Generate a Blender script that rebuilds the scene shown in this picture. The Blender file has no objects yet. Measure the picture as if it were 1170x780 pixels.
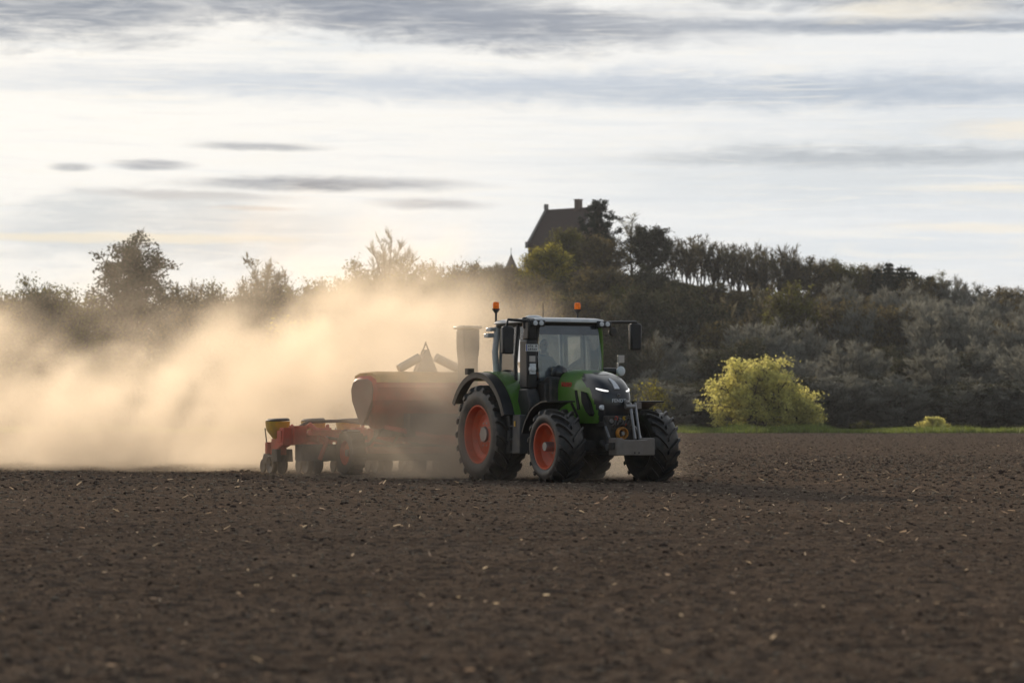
import bpy, bmesh, math, random
import numpy as np
from mathutils import Vector, Matrix, Euler

R = math.radians
SC = bpy.context.scene
COL = SC.collection

# ------------------------------------------------------------------ camera
CAM_H = 1.13
FPX = 3250.0                       # focal length in photo pixels (100 mm on a 36 mm sensor)
cam = bpy.data.cameras.new('camera')
cam.lens = 100.0
cam.sensor_width = 36.0
cam.clip_start = 0.3
cam.clip_end = 9000
cam.dof.use_dof = True
cam.dof.focus_distance = 51.5
cam.dof.aperture_fstop = 2.8
co = bpy.data.objects.new('camera', cam)
COL.objects.link(co)
co.location = (0, 0, CAM_H)
co.rotation_euler = (R(90) + math.atan(89 / FPX), 0, 0)
SC.camera = co

# ------------------------------------------------------------------ light
SUN_AZ, SUN_EL = -18.0, 12.0       # degrees: left of straight ahead, above the horizon
SUN_STRENGTH = 5.0
SKY_STRENGTH = 0.1
sl = bpy.data.lights.new('sun', 'SUN')
sl.energy = SUN_STRENGTH
sl.angle = R(0.6)
sl.color = (1.0, 0.83, 0.63)
so = bpy.data.objects.new('sun', sl)
COL.objects.link(so)
_sd = Vector((math.sin(R(SUN_AZ)) * math.cos(R(SUN_EL)), math.cos(R(SUN_AZ)) * math.cos(R(SUN_EL)), math.sin(R(SUN_EL))))
so.rotation_euler = (-_sd).to_track_quat('-Z', 'Y').to_euler()
so.location = (-40, 120, 60)

SC.view_settings.view_transform = 'Standard'
SC.view_settings.look = 'None'
SC.view_settings.exposure = 0.0
SC.view_settings.gamma = 1.0
SC.view_settings.use_curve_mapping = False
SC.render.engine = 'CYCLES'
cy = SC.cycles
cy.use_denoising = True
cy.denoising_prefilter = 'ACCURATE'
cy.max_bounces = 8
cy.diffuse_bounces = 2
cy.glossy_bounces = 3
cy.transmission_bounces = 4
cy.transparent_max_bounces = 12
cy.volume_bounces = 3
cy.volume_max_steps = 512
cy.sample_clamp_indirect = 6.0
cy.caustics_reflective = False
cy.caustics_refractive = False


# ------------------------------------------------------------------ node maths
class X:
    """A float or vector socket with operators: works in shader and geometry trees."""
    def __init__(s, t, k): s.t, s.k = t, k
    def _m(s, op, *a, clamp=False):
        n = s.t.nodes.new('ShaderNodeMath'); n.operation = op; n.use_clamp = clamp
        for i, v in enumerate((s,) + a):
            if isinstance(v, X): s.t.links.new(v.k, n.inputs[i])
            else: n.inputs[i].default_value = v
        return X(s.t, n.outputs[0])
    def __add__(s, o): return s._m('ADD', o)
    def __radd__(s, o): return s._m('ADD', o)
    def __sub__(s, o): return s._m('SUBTRACT', o)
    def __rsub__(s, o): return s._m('MULTIPLY', -1.0)._m('ADD', o)
    def __mul__(s, o): return s._m('MULTIPLY', o)
    def __rmul__(s, o): return s._m('MULTIPLY', o)
    def __truediv__(s, o): return s._m('DIVIDE', o)
    def sq(s): return s * s
    def max(s, o): return s._m('MAXIMUM', o)
    def min(s, o): return s._m('MINIMUM', o)
    def abs(s): return s._m('ABSOLUTE')
    def pow(s, o): return s._m('POWER', o)
    def sqrt(s): return s._m('SQRT')
    def clamp(s): return s._m('ADD', 0.0, clamp=True)
    def ss(s, a, b):
        """smoothstep: 0 at a, 1 at b (a may exceed b)"""
        t = ((s - a) / (b - a)).clamp()
        return t * t * (3.0 - 2.0 * t)


def xyz(t, x, y, z):
    n = t.nodes.new('ShaderNodeCombineXYZ')
    for i, v in enumerate((x, y, z)):
        if isinstance(v, X): t.links.new(v.k, n.inputs[i])
        else: n.inputs[i].default_value = v
    return n.outputs[0]


def sep(t, sock):
    n = t.nodes.new('ShaderNodeSeparateXYZ'); t.links.new(sock, n.inputs[0])
    return [X(t, o) for o in n.outputs]


def noise(t, vec, scale=1.0, detail=3.0, rough=0.5, distortion=0.0):
    n = t.nodes.new('ShaderNodeTexNoise')
    t.links.new(vec, n.inputs['Vector'])
    n.inputs['Scale'].default_value = scale
    n.inputs['Detail'].default_value = detail
    n.inputs['Roughness'].default_value = rough
    n.inputs['Distortion'].default_value = distortion
    return X(t, n.outputs[0])


def mixc(t, f, a, b):
    n = t.nodes.new('ShaderNodeMix'); n.data_type = 'RGBA'; n.clamp_factor = True
    if isinstance(f, X): t.links.new(f.k, n.inputs[0])
    else: n.inputs[0].default_value = f
    for i, v in ((6, a), (7, b)):
        if isinstance(v, bpy.types.NodeSocket): t.links.new(v, n.inputs[i])
        else: n.inputs[i].default_value = (*v, 1.0)
    return n.outputs[2]


# ------------------------------------------------------------------ world: Nishita sky under streaky cloud
def make_world():
    w = bpy.data.worlds.new('World'); SC.world = w; w.use_nodes = True
    t = w.node_tree
    for n in list(t.nodes): t.nodes.remove(n)
    out = t.nodes.new('ShaderNodeOutputWorld')
    bg = t.nodes.new('ShaderNodeBackground'); bg.inputs['Strength'].default_value = SKY_STRENGTH
    t.links.new(bg.outputs[0], out.inputs['Surface'])
    sky = t.nodes.new('ShaderNodeTexSky'); sky.sky_type = 'NISHITA'; sky.sun_disc = False
    sky.sun_elevation = R(SUN_EL); sky.sun_rotation = R(SUN_AZ)
    sky.air_density = 1.0; sky.dust_density = 1.5; sky.ozone_density = 1.0
    tc = t.nodes.new('ShaderNodeTexCoord')
    x, y, z = sep(t, tc.outputs['Generated'])
    az = x._m('ARCTAN2', y) * (180 / math.pi)          # degrees, 0 straight ahead, + to the right
    el = z._m('ARCSINE') * (180 / math.pi)             # degrees above the horizon
    # wispy distortion shared by every cloud
    wv = xyz(t, az * 0.16, el * 0.9, 0.0)
    nz = noise(t, wv, 1.0, 6.0, 0.6, 0.4) - 0.5
    nf = noise(t, xyz(t, az * 0.5, el * 3.2, 4.0), 1.0, 5.0, 0.62, 0.3) - 0.5
    nb = noise(t, xyz(t, az * 0.05, el * 0.55, 9.0), 1.0, 4.0, 0.55, 0.2)
    K = 1.0 / SKY_STRENGTH
    def c(r, g, b):                                    # picture value -> emitted radiance
        f = lambda v: ((v / 255 + 0.055) / 1.055) ** 2.4 * K
        return (f(r), f(g), f(b))
    glow = (1.0 - (((az + 14.0) / 30.0).sq() + ((el - 9.0) / 16.0).sq()).sqrt()).clamp()
    veil = mixc(t, glow.ss(0.15, 0.8), c(240, 242, 243), c(261, 257, 249))
    veil = mixc(t, el.ss(3.6, 0.8) * az.ss(7.0, -6.0) * 0.6, veil, c(256, 247, 230))
    veil = mixc(t, (nb + nz * 0.35).ss(0.50, 0.70) * 0.5, veil, c(220, 227, 233))
    veil = mixc(t, (nf + nz * 0.4).ss(0.02, 0.22) * 0.35, veil, c(256, 250, 238))

    ns = noise(t, xyz(t, az * 0.22, el * 4.5 + az * 0.15, 14.0), 1.0, 7.0, 0.66, 0.5) - 0.5
    veil = mixc(t, ns.ss(0.0, 0.2) * 0.30, veil, c(224, 230, 235))
    veil = mixc(t, ns.ss(-0.02, -0.2) * 0.4, veil, c(257, 253, 244))

    def px(px_, py_): return (px_ - 585) / 56.72, (479 - py_) / 56.72
    wx = noise(t, xyz(t, az * 0.55, el * 1.6, 21.0), 1.0, 6.0, 0.62, 0.6) - 0.5
    wy = noise(t, xyz(t, az * 1.1, el * 4.0, 31.0), 1.0, 6.0, 0.68, 0.6) - 0.5
    rag = noise(t, xyz(t, az * 0.8, el * 7.0, 41.0), 1.0, 4.0, 0.6, 0.8)

    def band(col, x0, x1, y0, y1, tint, amt, slope=0.0, wob=0.55, soft=0.55):
        u0, v1 = px(x0, y0); u1, v0 = px(x1, y1)
        cu, cv = (u0 + u1) / 2, (v0 + v1) / 2
        a, b = (u1 - u0) / 2 * 1.2, (v1 - v0) / 2 * 1.35
        du = (az - cu)
        e = (el - cv - du * slope) / b + wx * 2.6 * wob + wy * 1.5 * wob
        d = ((du / a).sq() + e.sq()).sqrt() + nz * wob + ns * (wob * 0.8)
        return mixc(t, d.ss(1.15, 1.15 - soft * 1.5) * (0.72 + rag.ss(0.30, 0.62) * 0.28) * amt, col, c(*tint))
    v = veil
    v = band(v, -40, 400, 228, 300, (211, 214, 215), 0.8, 0.0, 0.5, 0.5)      # grey shelf low on the left
    v = band(v, -60, 330, 268, 279, (250, 238, 214), 0.8, 0.0, 0.5, 0.5)      # cream slit in it
    v = band(v, -200, 1400, 78, 118, (198, 207, 219), 0.85, -0.004, 0.5, 0.8)  # long pale blue band
    v = band(v, 560, 1400, 92, 130, (172, 185, 201), 0.8, -0.002, 0.45, 0.8)
    v = band(v, 700, 1400, 148, 240, (214, 219, 222), 0.6, 0.0, 0.6, 0.7)
    v = band(v, 690, 1300, 171, 194, (184, 190, 196), 0.85, -0.01, 0.6, 0.7)
    v = band(v, 1040, 1400, 216, 226, (250, 243, 228), 0.9, -0.01, 0.5, 0.6)
    v = band(v, 990, 1300, 258, 270, (250, 243, 230), 0.9, -0.02, 0.5, 0.6)
    v = band(v, 1080, 1300, 145, 165, (249, 240, 224), 0.8, 0.0, 0.8, 0.6)
    v = band(v, -150, 250, -60, 46, (147, 154, 166), 0.95, -0.02, 0.45, 0.5)   # dark cloud, top left
    v = band(v, 180, 620, -70, 30, (142, 149, 162), 0.95, -0.03, 0.5, 0.5)
    v = band(v, 300, 850, 4, 54, (148, 155, 168), 0.9, -0.035, 0.5, 0.55)
    v = band(v, 780, 1400, -60, 16, (154, 161, 172), 0.85, 0.0, 0.6, 0.5)
    v = band(v, 740, 1300, 26, 44, (152, 161, 175), 0.9, -0.012, 0.45, 0.6)
    v = band(v, 930, 1120, 5, 30, (246, 238, 222), 0.8, -0.02, 0.7, 0.6)
    v = band(v, 222, 372, 165, 174, (186, 187, 190), 0.9, -0.01, 0.4, 0.6)    # thin lens clouds
    v = band(v, 130, 220, 186, 197, (176, 177, 181), 0.95, -0.01, 0.4, 0.6)
    v = band(v, 60, 110, 190, 199, (186, 187, 189), 0.9, 0.0, 0.4, 0.6)
    v = band(v, 212, 530, 203, 219, (160, 162, 168), 0.98, -0.005, 0.4, 0.6)
    v = band(v, 420, 560, 227, 239, (196, 195, 196), 0.9, -0.015, 0.4, 0.6)
    v = band(v, 100, 350, 219, 231, (208, 205, 202), 0.85, -0.02, 0.5, 0.6)
    v = band(v, 240, 340, 236, 242, (222, 212, 202), 0.85, -0.01, 0.4, 0.6)
    fine = noise(t, xyz(t, az * 0.30, el * 6.5, 55.0), 1.0, 5.0, 0.6, 0.9)
    v = mixc(t, fine.ss(0.50, 0.68) * 0.12, v, c(206, 210, 216))
    v = mixc(t, fine.ss(0.46, 0.30) * 0.35, v, c(255, 250, 240))
    # cloud covers the part of the sky round the sun; overhead and behind, broken cloud on blue
    front = (az.abs()).ss(150.0, 60.0)
    cover = (front * 1.4 + (nb - 0.5) * 0.9 + 0.30).clamp() * el.ss(85.0, 30.0)
    behind = mixc(t, (az.abs()).ss(40.0, 120.0), v, c(166, 169, 177))
    t.links.new(mixc(t, cover, sky.outputs[0], behind), bg.inputs['Color'])
    w.cycles.sampling_method = 'MANUAL'; w.cycles.sample_map_resolution = 1024


make_world()


# ------------------------------------------------------------------ materials
def material(name, color, rough=0.6, metallic=0.0, spec=0.5, var=0.0, vscale=6.0, dirt=None, dirt_amt=0.0,
             bump=0.0, bscale=40.0, coat=0.0, vary_island=0.0, vary_object=0.0, transl=0.0, tcol=None, emit=None, emit_s=0.0):
    m = bpy.data.materials.new(name); m.use_nodes = True
    t = m.node_tree; b = t.nodes['Principled BSDF']; out = t.nodes['Material Output']
    b.inputs['Roughness'].default_value = rough; b.inputs['Metallic'].default_value = metallic
    b.inputs['Specular IOR Level'].default_value = spec
    b.inputs['Coat Weight'].default_value = coat
    tc = t.nodes.new('ShaderNodeTexCoord')
    n = noise(t, tc.outputs['Object'], vscale, 5.0, 0.6)
    lo = tuple(v * (1 - var) for v in color); hi = tuple(min(v * (1 + var), 0.95) for v in color)
    c = mixc(t, n.ss(0.3, 0.7), lo, hi)
    if dirt:
        n2 = noise(t, tc.outputs['Object'], vscale * 0.6, 6.0, 0.65)
        c = mixc(t, n2.ss(0.38, 0.66) * dirt_amt, c, dirt)
    if vary_island or vary_object:
        if vary_island:
            g = t.nodes.new('ShaderNodeNewGeometry'); r = X(t, g.outputs['Random Per Island']); k = vary_island
        else:
            g = t.nodes.new('ShaderNodeObjectInfo'); r = X(t, g.outputs['Random']); k = vary_object
        h = t.nodes.new('ShaderNodeHueSaturation'); t.links.new(c, h.inputs['Color'])
        t.links.new((1.0 + (r - 0.5) * (2 * k)).k, h.inputs['Value'])
        t.links.new((0.5 + (r - 0.5) * (0.05 * k)).k, h.inputs['Hue'])
        c = h.outputs[0]
    t.links.new(c, b.inputs['Base Color'])
    if bump:
        bn = noise(t, tc.outputs['Object'], bscale, 5.0, 0.6)
        bp = t.nodes.new('ShaderNodeBump'); bp.inputs['Strength'].default_value = 1.0; bp.inputs['Distance'].default_value = bump
        t.links.new(bn.k, bp.inputs['Height']); t.links.new(bp.outputs[0], b.inputs['Normal'])
    if emit:
        b.inputs['Emission Color'].default_value = (*emit, 1); b.inputs['Emission Strength'].default_value = emit_s
    if transl:
        tr = t.nodes.new('ShaderNodeBsdfTranslucent'); mx = t.nodes.new('ShaderNodeMixShader')
        if tcol: tr.inputs['Color'].default_value = (*tcol, 1)
        else: t.links.new(c, tr.inputs['Color'])
        mx.inputs[0].default_value = transl
        t.links.new(b.outputs[0], mx.inputs[1]); t.links.new(tr.outputs[0], mx.inputs[2]); t.links.new(mx.outputs[0], out.inputs['Surface'])
    return m


def glass_material(name, tint, refl=1.0):
    m = bpy.data.materials.new(name); m.use_nodes = True; t = m.node_tree
    t.nodes.remove(t.nodes['Principled BSDF']); out = t.nodes['Material Output']
    tr = t.nodes.new('ShaderNodeBsdfTransparent'); tr.inputs['Color'].default_value = (*tint, 1)
    gl = t.nodes.new('ShaderNodeBsdfGlossy'); gl.inputs['Roughness'].default_value = 0.03
    fr = t.nodes.new('ShaderNodeFresnel'); fr.inputs['IOR'].default_value = 1.5
    df = t.nodes.new('ShaderNodeBsdfDiffuse'); df.inputs['Color'].default_value = (0.42, 0.47, 0.52, 1)  # dust film, tinted blue to put reflected sky into its colour
    tc = t.nodes.new('ShaderNodeTexCoord'); n = noise(t, tc.outputs['Object'], 3.0, 5.0)
    m0 = t.nodes.new('ShaderNodeMixShader'); t.links.new((n.ss(0.35, 0.8) * 0.12 + 0.07).k, m0.inputs[0])
    t.links.new(tr.outputs[0], m0.inputs[1]); t.links.new(df.outputs[0], m0.inputs[2])
    mx = t.nodes.new('ShaderNodeMixShader'); t.links.new((X(t, fr.outputs[0]) * refl + 0.10 * refl).clamp().k, mx.inputs[0])
    t.links.new(m0.outputs[0], mx.inputs[1]); t.links.new(gl.outputs[0], mx.inputs[2]); t.links.new(mx.outputs[0], out.inputs['Surface'])
    return m


DUSTY = (0.20, 0.155, 0.11)
M = {
    'green': material('tractor_green_paint', (0.085, 0.24, 0.018), 0.32, var=0.08, dirt=DUSTY, dirt_amt=0.22, coat=0.5),
    'black': material('black_plastic', (0.016, 0.017, 0.019), 0.40, var=0.2, dirt=DUSTY, dirt_amt=0.08),
    'mask': material('dark_grey_gloss_plastic', (0.020, 0.023, 0.028), 0.28, var=0.1, dirt=DUSTY, dirt_amt=0.05, coat=0.5),
    'vent': material('vent_mesh', (0.008, 0.008, 0.008), 0.8, bump=0.004, bscale=160),
    'white': material('white_roof_and_sunlit_pillar', (0.68, 0.69, 0.69), 0.35, var=0.05, dirt=DUSTY, dirt_amt=0.15),
    'orange': material('orange_rim_paint', (0.62, 0.085, 0.022), 0.45, var=0.08, dirt=DUSTY, dirt_amt=0.4, vscale=4),
    'tyre': material('tyre_rubber', (0.024, 0.024, 0.025), 0.42, spec=0.45, var=0.25, dirt=(0.15, 0.12, 0.09), dirt_amt=0.38, vscale=5, bump=0.004),
    'tyre_side': material('dusty_sidewall', (0.03, 0.028, 0.027), 0.75, dirt=(0.17, 0.135, 0.10), dirt_amt=0.55),
    'grey': material('grey_cast_iron', (0.21, 0.185, 0.165), 0.55, var=0.12, dirt=DUSTY, dirt_amt=0.4),
    'steel': material('dull_steel', (0.30, 0.30, 0.30), 0.4, metallic=0.7, var=0.15, dirt=DUSTY, dirt_amt=0.3),
    'dark': material('dark_metal', (0.035, 0.034, 0.033), 0.6, var=0.3, dirt=DUSTY, dirt_amt=0.25),
    'lamp': material('lamp_glass', (0.75, 0.78, 0.80), 0.15, spec=0.8, var=0.1, vscale=60),
    'drl': material('daytime_lamp', (0.9, 0.92, 0.95), 0.3, emit=(1.0, 0.98, 0.94), emit_s=1.1),
    'stripe': material('silver_emblem', (0.75, 0.76, 0.78), 0.3),
    'amber': material('amber_beacon_lens', (0.80, 0.22, 0.02), 0.2, transl=0.5, var=0.4, vscale=30, emit=(1.0, 0.36, 0.04), emit_s=0.15),
    'red_letter': material('red_lettering', (0.62, 0.06, 0.04), 0.4),
    'letter': material('white_lettering', (0.72, 0.73, 0.75), 0.4),
    'ink': material('plate_ink', (0.03, 0.03, 0.035), 0.6),
    'plate_blue': material('plate_blue', (0.03, 0.08, 0.4), 0.5),
    'plate': material('plate_white', (0.80, 0.80, 0.78), 0.45, var=0.08, dirt=DUSTY, dirt_amt=0.3),
    'reflector': material('pale_reflector', (0.55, 0.50, 0.46), 0.35),
    'yellow': material('yellow_plastic', (0.72, 0.42, 0.03), 0.4, var=0.08, dirt=DUSTY, dirt_amt=0.35),
    'pto': material('orange_yellow_guard', (0.75, 0.30, 0.04), 0.5, var=0.2, dirt=DUSTY, dirt_amt=0.4, vscale=14),
    'red': material('red_implement_paint', (0.60, 0.060, 0.024), 0.6, var=0.1, dirt=DUSTY, dirt_amt=0.35, vscale=3),
    'tarp': material('yellow_tank_cover', (0.72, 0.40, 0.12), 0.6, var=0.1, dirt=DUSTY, dirt_amt=0.4, vscale=3),
    'tank_end_lit': material('dust_lit_tank_end', (0.23, 0.115, 0.08), 0.6, var=0.12, dirt=DUSTY, dirt_amt=0.4, vscale=3),
    'pale': material('pale_cream_plastic', (0.75, 0.66, 0.52), 0.5, var=0.06, transl=0.25),
    'tower': material('pale_galvanised_sheet', (0.30, 0.26, 0.21), 0.6, var=0.08, dirt=DUSTY, dirt_amt=0.3),
    'step': material('grey_step_plastic', (0.075, 0.075, 0.075), 0.5, var=0.15, dirt=DUSTY, dirt_amt=0.3),
    'hose': material('rubber_hose', (0.05, 0.048, 0.046), 0.5, dirt=DUSTY, dirt_amt=0.3),
    'seat': material('seat_fabric', (0.05, 0.05, 0.055), 0.85, var=0.15),
    'glass': glass_material('cab_glass', (0.86, 0.90, 0.91), 0.9),
    'visor': glass_material('tinted_glass', (0.10, 0.14, 0.19), 1.0),
    'skin': material('skin', (0.52, 0.32, 0.23), 0.5, var=0.06),
    'hair': material('dark_hair', (0.03, 0.022, 0.018), 0.7),
    'jacket': material('blue_grey_work_jacket', (0.07, 0.09, 0.13), 0.85, var=0.15, bump=0.01, bscale=12),
    'trousers': material('dark_work_trousers', (0.035, 0.037, 0.045), 0.85, var=0.15),
}


# ------------------------------------------------------------------ mesh helpers
class MB:
    def __init__(s): s.v, s.f = [], []
    def add(s, vs, fs):
        o = len(s.v); s.v += [tuple(p) for p in vs]; s.f += [tuple(i + o for i in f) for f in fs]; return s
    def box(s, x0, x1, y0, y1, z0, z1, tx=0.0, ty=0.0):
        """box; tx, ty shrink the top"""
        s.add([(x0, y0, z0), (x1, y0, z0), (x1, y1, z0), (x0, y1, z0),
               (x0 + tx, y0 + ty, z1), (x1 - tx, y0 + ty, z1), (x1 - tx, y1 - ty, z1), (x0 + tx, y1 - ty, z1)],
              [(3, 2, 1, 0), (4, 5, 6, 7), (0, 1, 5, 4), (1, 2, 6, 5), (2, 3, 7, 6), (3, 0, 4, 7)]); return s
    def prism(s, poly, axis, a0, a1):
        """polygon extruded along axis; poly gives the other two coordinates in order"""
        n = len(poly)
        def P(p, a):
            return {'x': (a, p[0], p[1]), 'y': (p[0], a, p[1]), 'z': (p[0], p[1], a)}[axis]
        s.add([P(p, a0) for p in poly] + [P(p, a1) for p in poly],
              [tuple(range(n)), tuple(range(2 * n - 1, n - 1, -1))] + [(i, i + n, (i + 1) % n + n, (i + 1) % n) for i in range(n)]); return s
    def tube(s, pts, r, n=8, cap=True):
        pts = [Vector(p) for p in pts]; rs = r if isinstance(r, (list, tuple)) else [r] * len(pts)
        vs, fs, up = [], [], None
        for i, p in enumerate(pts):
            d = (pts[min(i + 1, len(pts) - 1)] - pts[max(i - 1, 0)]).normalized()
            if up is None: up = Vector((0, 0, 1)) if abs(d.z) < 0.9 else Vector((1, 0, 0))
            a = d.cross(up).normalized(); b = a.cross(d).normalized(); up = b
            for k in range(n):
                q = 2 * math.pi * k / n
                vs.append(p + (a * math.cos(q) + b * math.sin(q)) * rs[i])
        for i in range(len(pts) - 1):
            for k in range(n):
                fs.append((i * n + k, i * n + (k + 1) % n, (i + 1) * n + (k + 1) % n, (i + 1) * n + k))
        if cap:
            fs.append(tuple(range(n - 1, -1, -1))); fs.append(tuple(range((len(pts) - 1) * n, len(pts) * n)))
        s.add(vs, fs); return s
    def lathe(s, prof, n=32, axis='y', c=(0, 0, 0), closed=False):
        """profile (radius, along) turned about an axis through c"""
        vs, fs, m = [], [], len(prof)
        for k in range(n):
            q = 2 * math.pi * k / n; ca, sa = math.cos(q), math.sin(q)
            for r, h in prof:
                p = {'y': (r * ca, h, r * sa), 'z': (r * ca, r * sa, h), 'x': (h, r * ca, r * sa)}[axis]
                vs.append((p[0] + c[0], p[1] + c[1], p[2] + c[2]))
        for k in range(n):
            for j in range(m if closed else m - 1):
                j2 = (j + 1) % m
                fs.append((k * m + j, k * m + j2, ((k + 1) % n) * m + j2, ((k + 1) % n) * m + j))
        s.add(vs, fs); return s
    def arc(s, c, r, a0, a1, y0, y1, t=0.03, n=18, lip=0.0, lip_y=None):
        """mudguard shell about (cx, cz): r may be a function of the angle in degrees"""
        rf = r if callable(r) else (lambda a: r)
        vs, fs = [], []
        for i in range(n + 1):
            a = a0 + (a1 - a0) * i / n; ca, sa = math.cos(R(a)), math.sin(R(a)); rr = rf(a)
            for (q, y) in ((rr, y0), (rr, y1), (rr + t, y1), (rr + t, y0)):
                vs.append((c[0] + q * ca, y, c[1] + q * sa))
        for i in range(n):
            for k in range(4):
                fs.append((i * 4 + k, i * 4 + (k + 1) % 4, i * 4 + 4 + (k + 1) % 4, i * 4 + 4 + k))
        fs.append((3, 2, 1, 0)); fs.append((n * 4, n * 4 + 1, n * 4 + 2, n * 4 + 3))
        s.add(vs, fs)
        if lip:
            ly = y0 if lip_y is None else lip_y
            s.arc(c, lambda a: rf(a) - lip, a0, a1, ly, ly + (0.02 if ly == y0 else -0.02), lip + t * 0.5, n)
        return s
    def build(s, name, mat, parent=None, loc=(0, 0, 0), rot=(0, 0, 0), smooth=True, bevel=0.0, angle=40):
        me = bpy.data.meshes.new(name); me.from_pydata(s.v, [], s.f); me.update()
        bm = bmesh.new(); bm.from_mesh(me); bmesh.ops.recalc_face_normals(bm, faces=bm.faces); bm.to_mesh(me); bm.free()
        me.materials.append(M[mat] if isinstance(mat, str) else mat)
        if smooth:
            me.polygons.foreach_set('use_smooth', [True] * len(me.polygons)); me.set_sharp_from_angle(angle=R(angle))
        o = bpy.data.objects.new(name, me); COL.objects.link(o)
        o.parent = parent; o.location = loc; o.rotation_euler = rot
        if bevel:
            b = o.modifiers.new('bevel', 'BEVEL'); b.width = bevel; b.segments = 2; b.limit_method = 'ANGLE'; b.angle_limit = R(40)
        return o


def np_mesh(name, verts, loops, per, mat, parent=None, smooth=False):
    """mesh from numpy arrays; every face has `per` corners"""
    me = bpy.data.meshes.new(name)
    nv, nf = len(verts), len(loops) // per
    me.vertices.add(nv); me.vertices.foreach_set('co', np.asarray(verts, np.float32).ravel())
    me.loops.add(nf * per); me.loops.foreach_set('vertex_index', np.asarray(loops, np.int32))
    me.polygons.add(nf); me.polygons.foreach_set('loop_start', np.arange(0, nf * per, per, dtype=np.int32))
    me.polygons.foreach_set('use_smooth', np.full(nf, smooth))
    me.update(calc_edges=True); me.validate()
    me.materials.append(M[mat] if isinstance(mat, str) else mat)
    o = bpy.data.objects.new(name, me); COL.objects.link(o); o.parent = parent
    return o


def thing(name, label, cat, loc=(0, 0, 0), rotz=0.0, group=None):
    o = bpy.data.objects.new(name, None); COL.objects.link(o)
    o.location = loc; o.rotation_euler = (0, 0, rotz); o.empty_display_size = 0.3
    return tag(o, label, cat, group)


def tag(o, label, cat, group=None):
    o['label'] = label; o['category'] = cat
    if group: o['group'] = group
    return o


def kind(o, k): o['kind'] = k; return o


def text_mesh(name, body, size, mat, parent, mtx, extrude=0.003, shear=0.0, bold=0.0):
    cu = bpy.data.curves.new(name, 'FONT'); cu.body = body; cu.size = size; cu.extrude = extrude
    cu.align_x = 'CENTER'; cu.align_y = 'CENTER'; cu.shear = shear; cu.offset = bold; cu.space_character = 1.15
    tmp = bpy.data.objects.new('lettering_source', cu); COL.objects.link(tmp)
    me = bpy.data.meshes.new_from_object(tmp.evaluated_get(bpy.context.evaluated_depsgraph_get()))
    bpy.data.objects.remove(tmp); me.name = name
    me.materials.clear(); me.materials.append(M[mat])
    o = bpy.data.objects.new(name, me); COL.objects.link(o); o.parent = parent; o.matrix_local = mtx
    return o


def frame_mtx(origin, ex, ey):
    ex, ey = Vector(ex).normalized(), Vector(ey).normalized(); ez = ex.cross(ey)
    m = Matrix((ex, ey, ez)).transposed().to_4x4(); m.translation = Vector(origin); return m


# ------------------------------------------------------------------ terrain
rng = np.random.default_rng(11)
_tab = rng.random((512, 512)).astype(np.float32)


def vnoise(x, y, wl, seed=0):
    """smooth value noise, wavelength wl"""
    u = x / wl + 37.3 * seed; v = y / wl + 91.7 * seed
    i = np.floor(u).astype(int); j = np.floor(v).astype(int)
    a = (u - i); b = (v - j); a = a * a * (3 - 2 * a); b = b * b * (3 - 2 * b)
    g = lambda p, q: _tab[p % 512, q % 512]
    return (g(i, j) * (1 - a) + g(i + 1, j) * a) * (1 - b) + (g(i, j + 1) * (1 - a) + g(i + 1, j + 1) * a) * b - 0.5


def soil_height(x, y):
    h = 0.014 * vnoise(x, y, 0.9, 1) + 0.012 * vnoise(x, y, 0.27, 2) + 0.020 * vnoise(x, y, 0.12, 3) + 0.020 * vnoise(x, y, 0.065, 4)
    return h * np.clip((95 - y) / 70, 0.0, 1.0)


def hill(x, y):
    t = np.clip((y - 322) / 108.0, 0, 1); s = t * t * (3 - 2 * t)
    return s * (9.0 + 14.0 * np.exp(-((x - 12) / 42.0) ** 2)) - 0.1


def soil_material():
    m = bpy.data.materials.new('dark_tilled_soil'); m.use_nodes = True; t = m.node_tree; b = t.nodes['Principled BSDF']
    b.inputs['Roughness'].default_value = 1.0; b.inputs['Specular IOR Level'].default_value = 0.0
    g = t.nodes.new('ShaderNodeNewGeometry'); P = g.outputs['Position']
    n1 = noise(t, P, 0.35, 4.0, 0.55); n2 = noise(t, P, 7.0, 6.0, 0.7); n3 = noise(t, P, 34.0, 4.0, 0.6)
    x, y, z = sep(t, P)
    st = noise(t, xyz(t, x * 0.10, y * 0.9, 0.0), 1.0, 4.0, 0.6)
    c = mixc(t, n2.ss(0.28, 0.72), (0.072, 0.054, 0.042), (0.190, 0.146, 0.112))
    c = mixc(t, n1.ss(0.35, 0.7) * 0.45, c, (0.078, 0.057, 0.043))
    c = mixc(t, st.ss(0.45, 0.7) * 0.35, c, (0.175, 0.128, 0.096))
    c = mixc(t, n3.ss(0.60, 0.74) * 0.45, c, (0.26, 0.19, 0.14))
    t.links.new(c, b.inputs['Base Color'])
    bp = t.nodes.new('ShaderNodeBump'); bp.inputs['Strength'].default_value = 0.9; bp.inputs['Distance'].default_value = 0.05
    h = noise(t, P, 16.0, 7.0, 0.7)
    t.links.new(h.k, bp.inputs['Height']); t.links.new(bp.outputs[0], b.inputs['Normal'])
    return m


M['soil'] = soil_material()


def axis_steps(lo, hi, d, far_lo, far_hi, grow):
    a = list(np.arange(lo, hi + d / 2, d))
    s = d
    while a[-1] < far_hi: s *= grow; a.append(a[-1] + s)
    s = d
    while a[0] > far_lo: s *= grow; a.insert(0, a[0] - s)
    return np.array(a)


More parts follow.
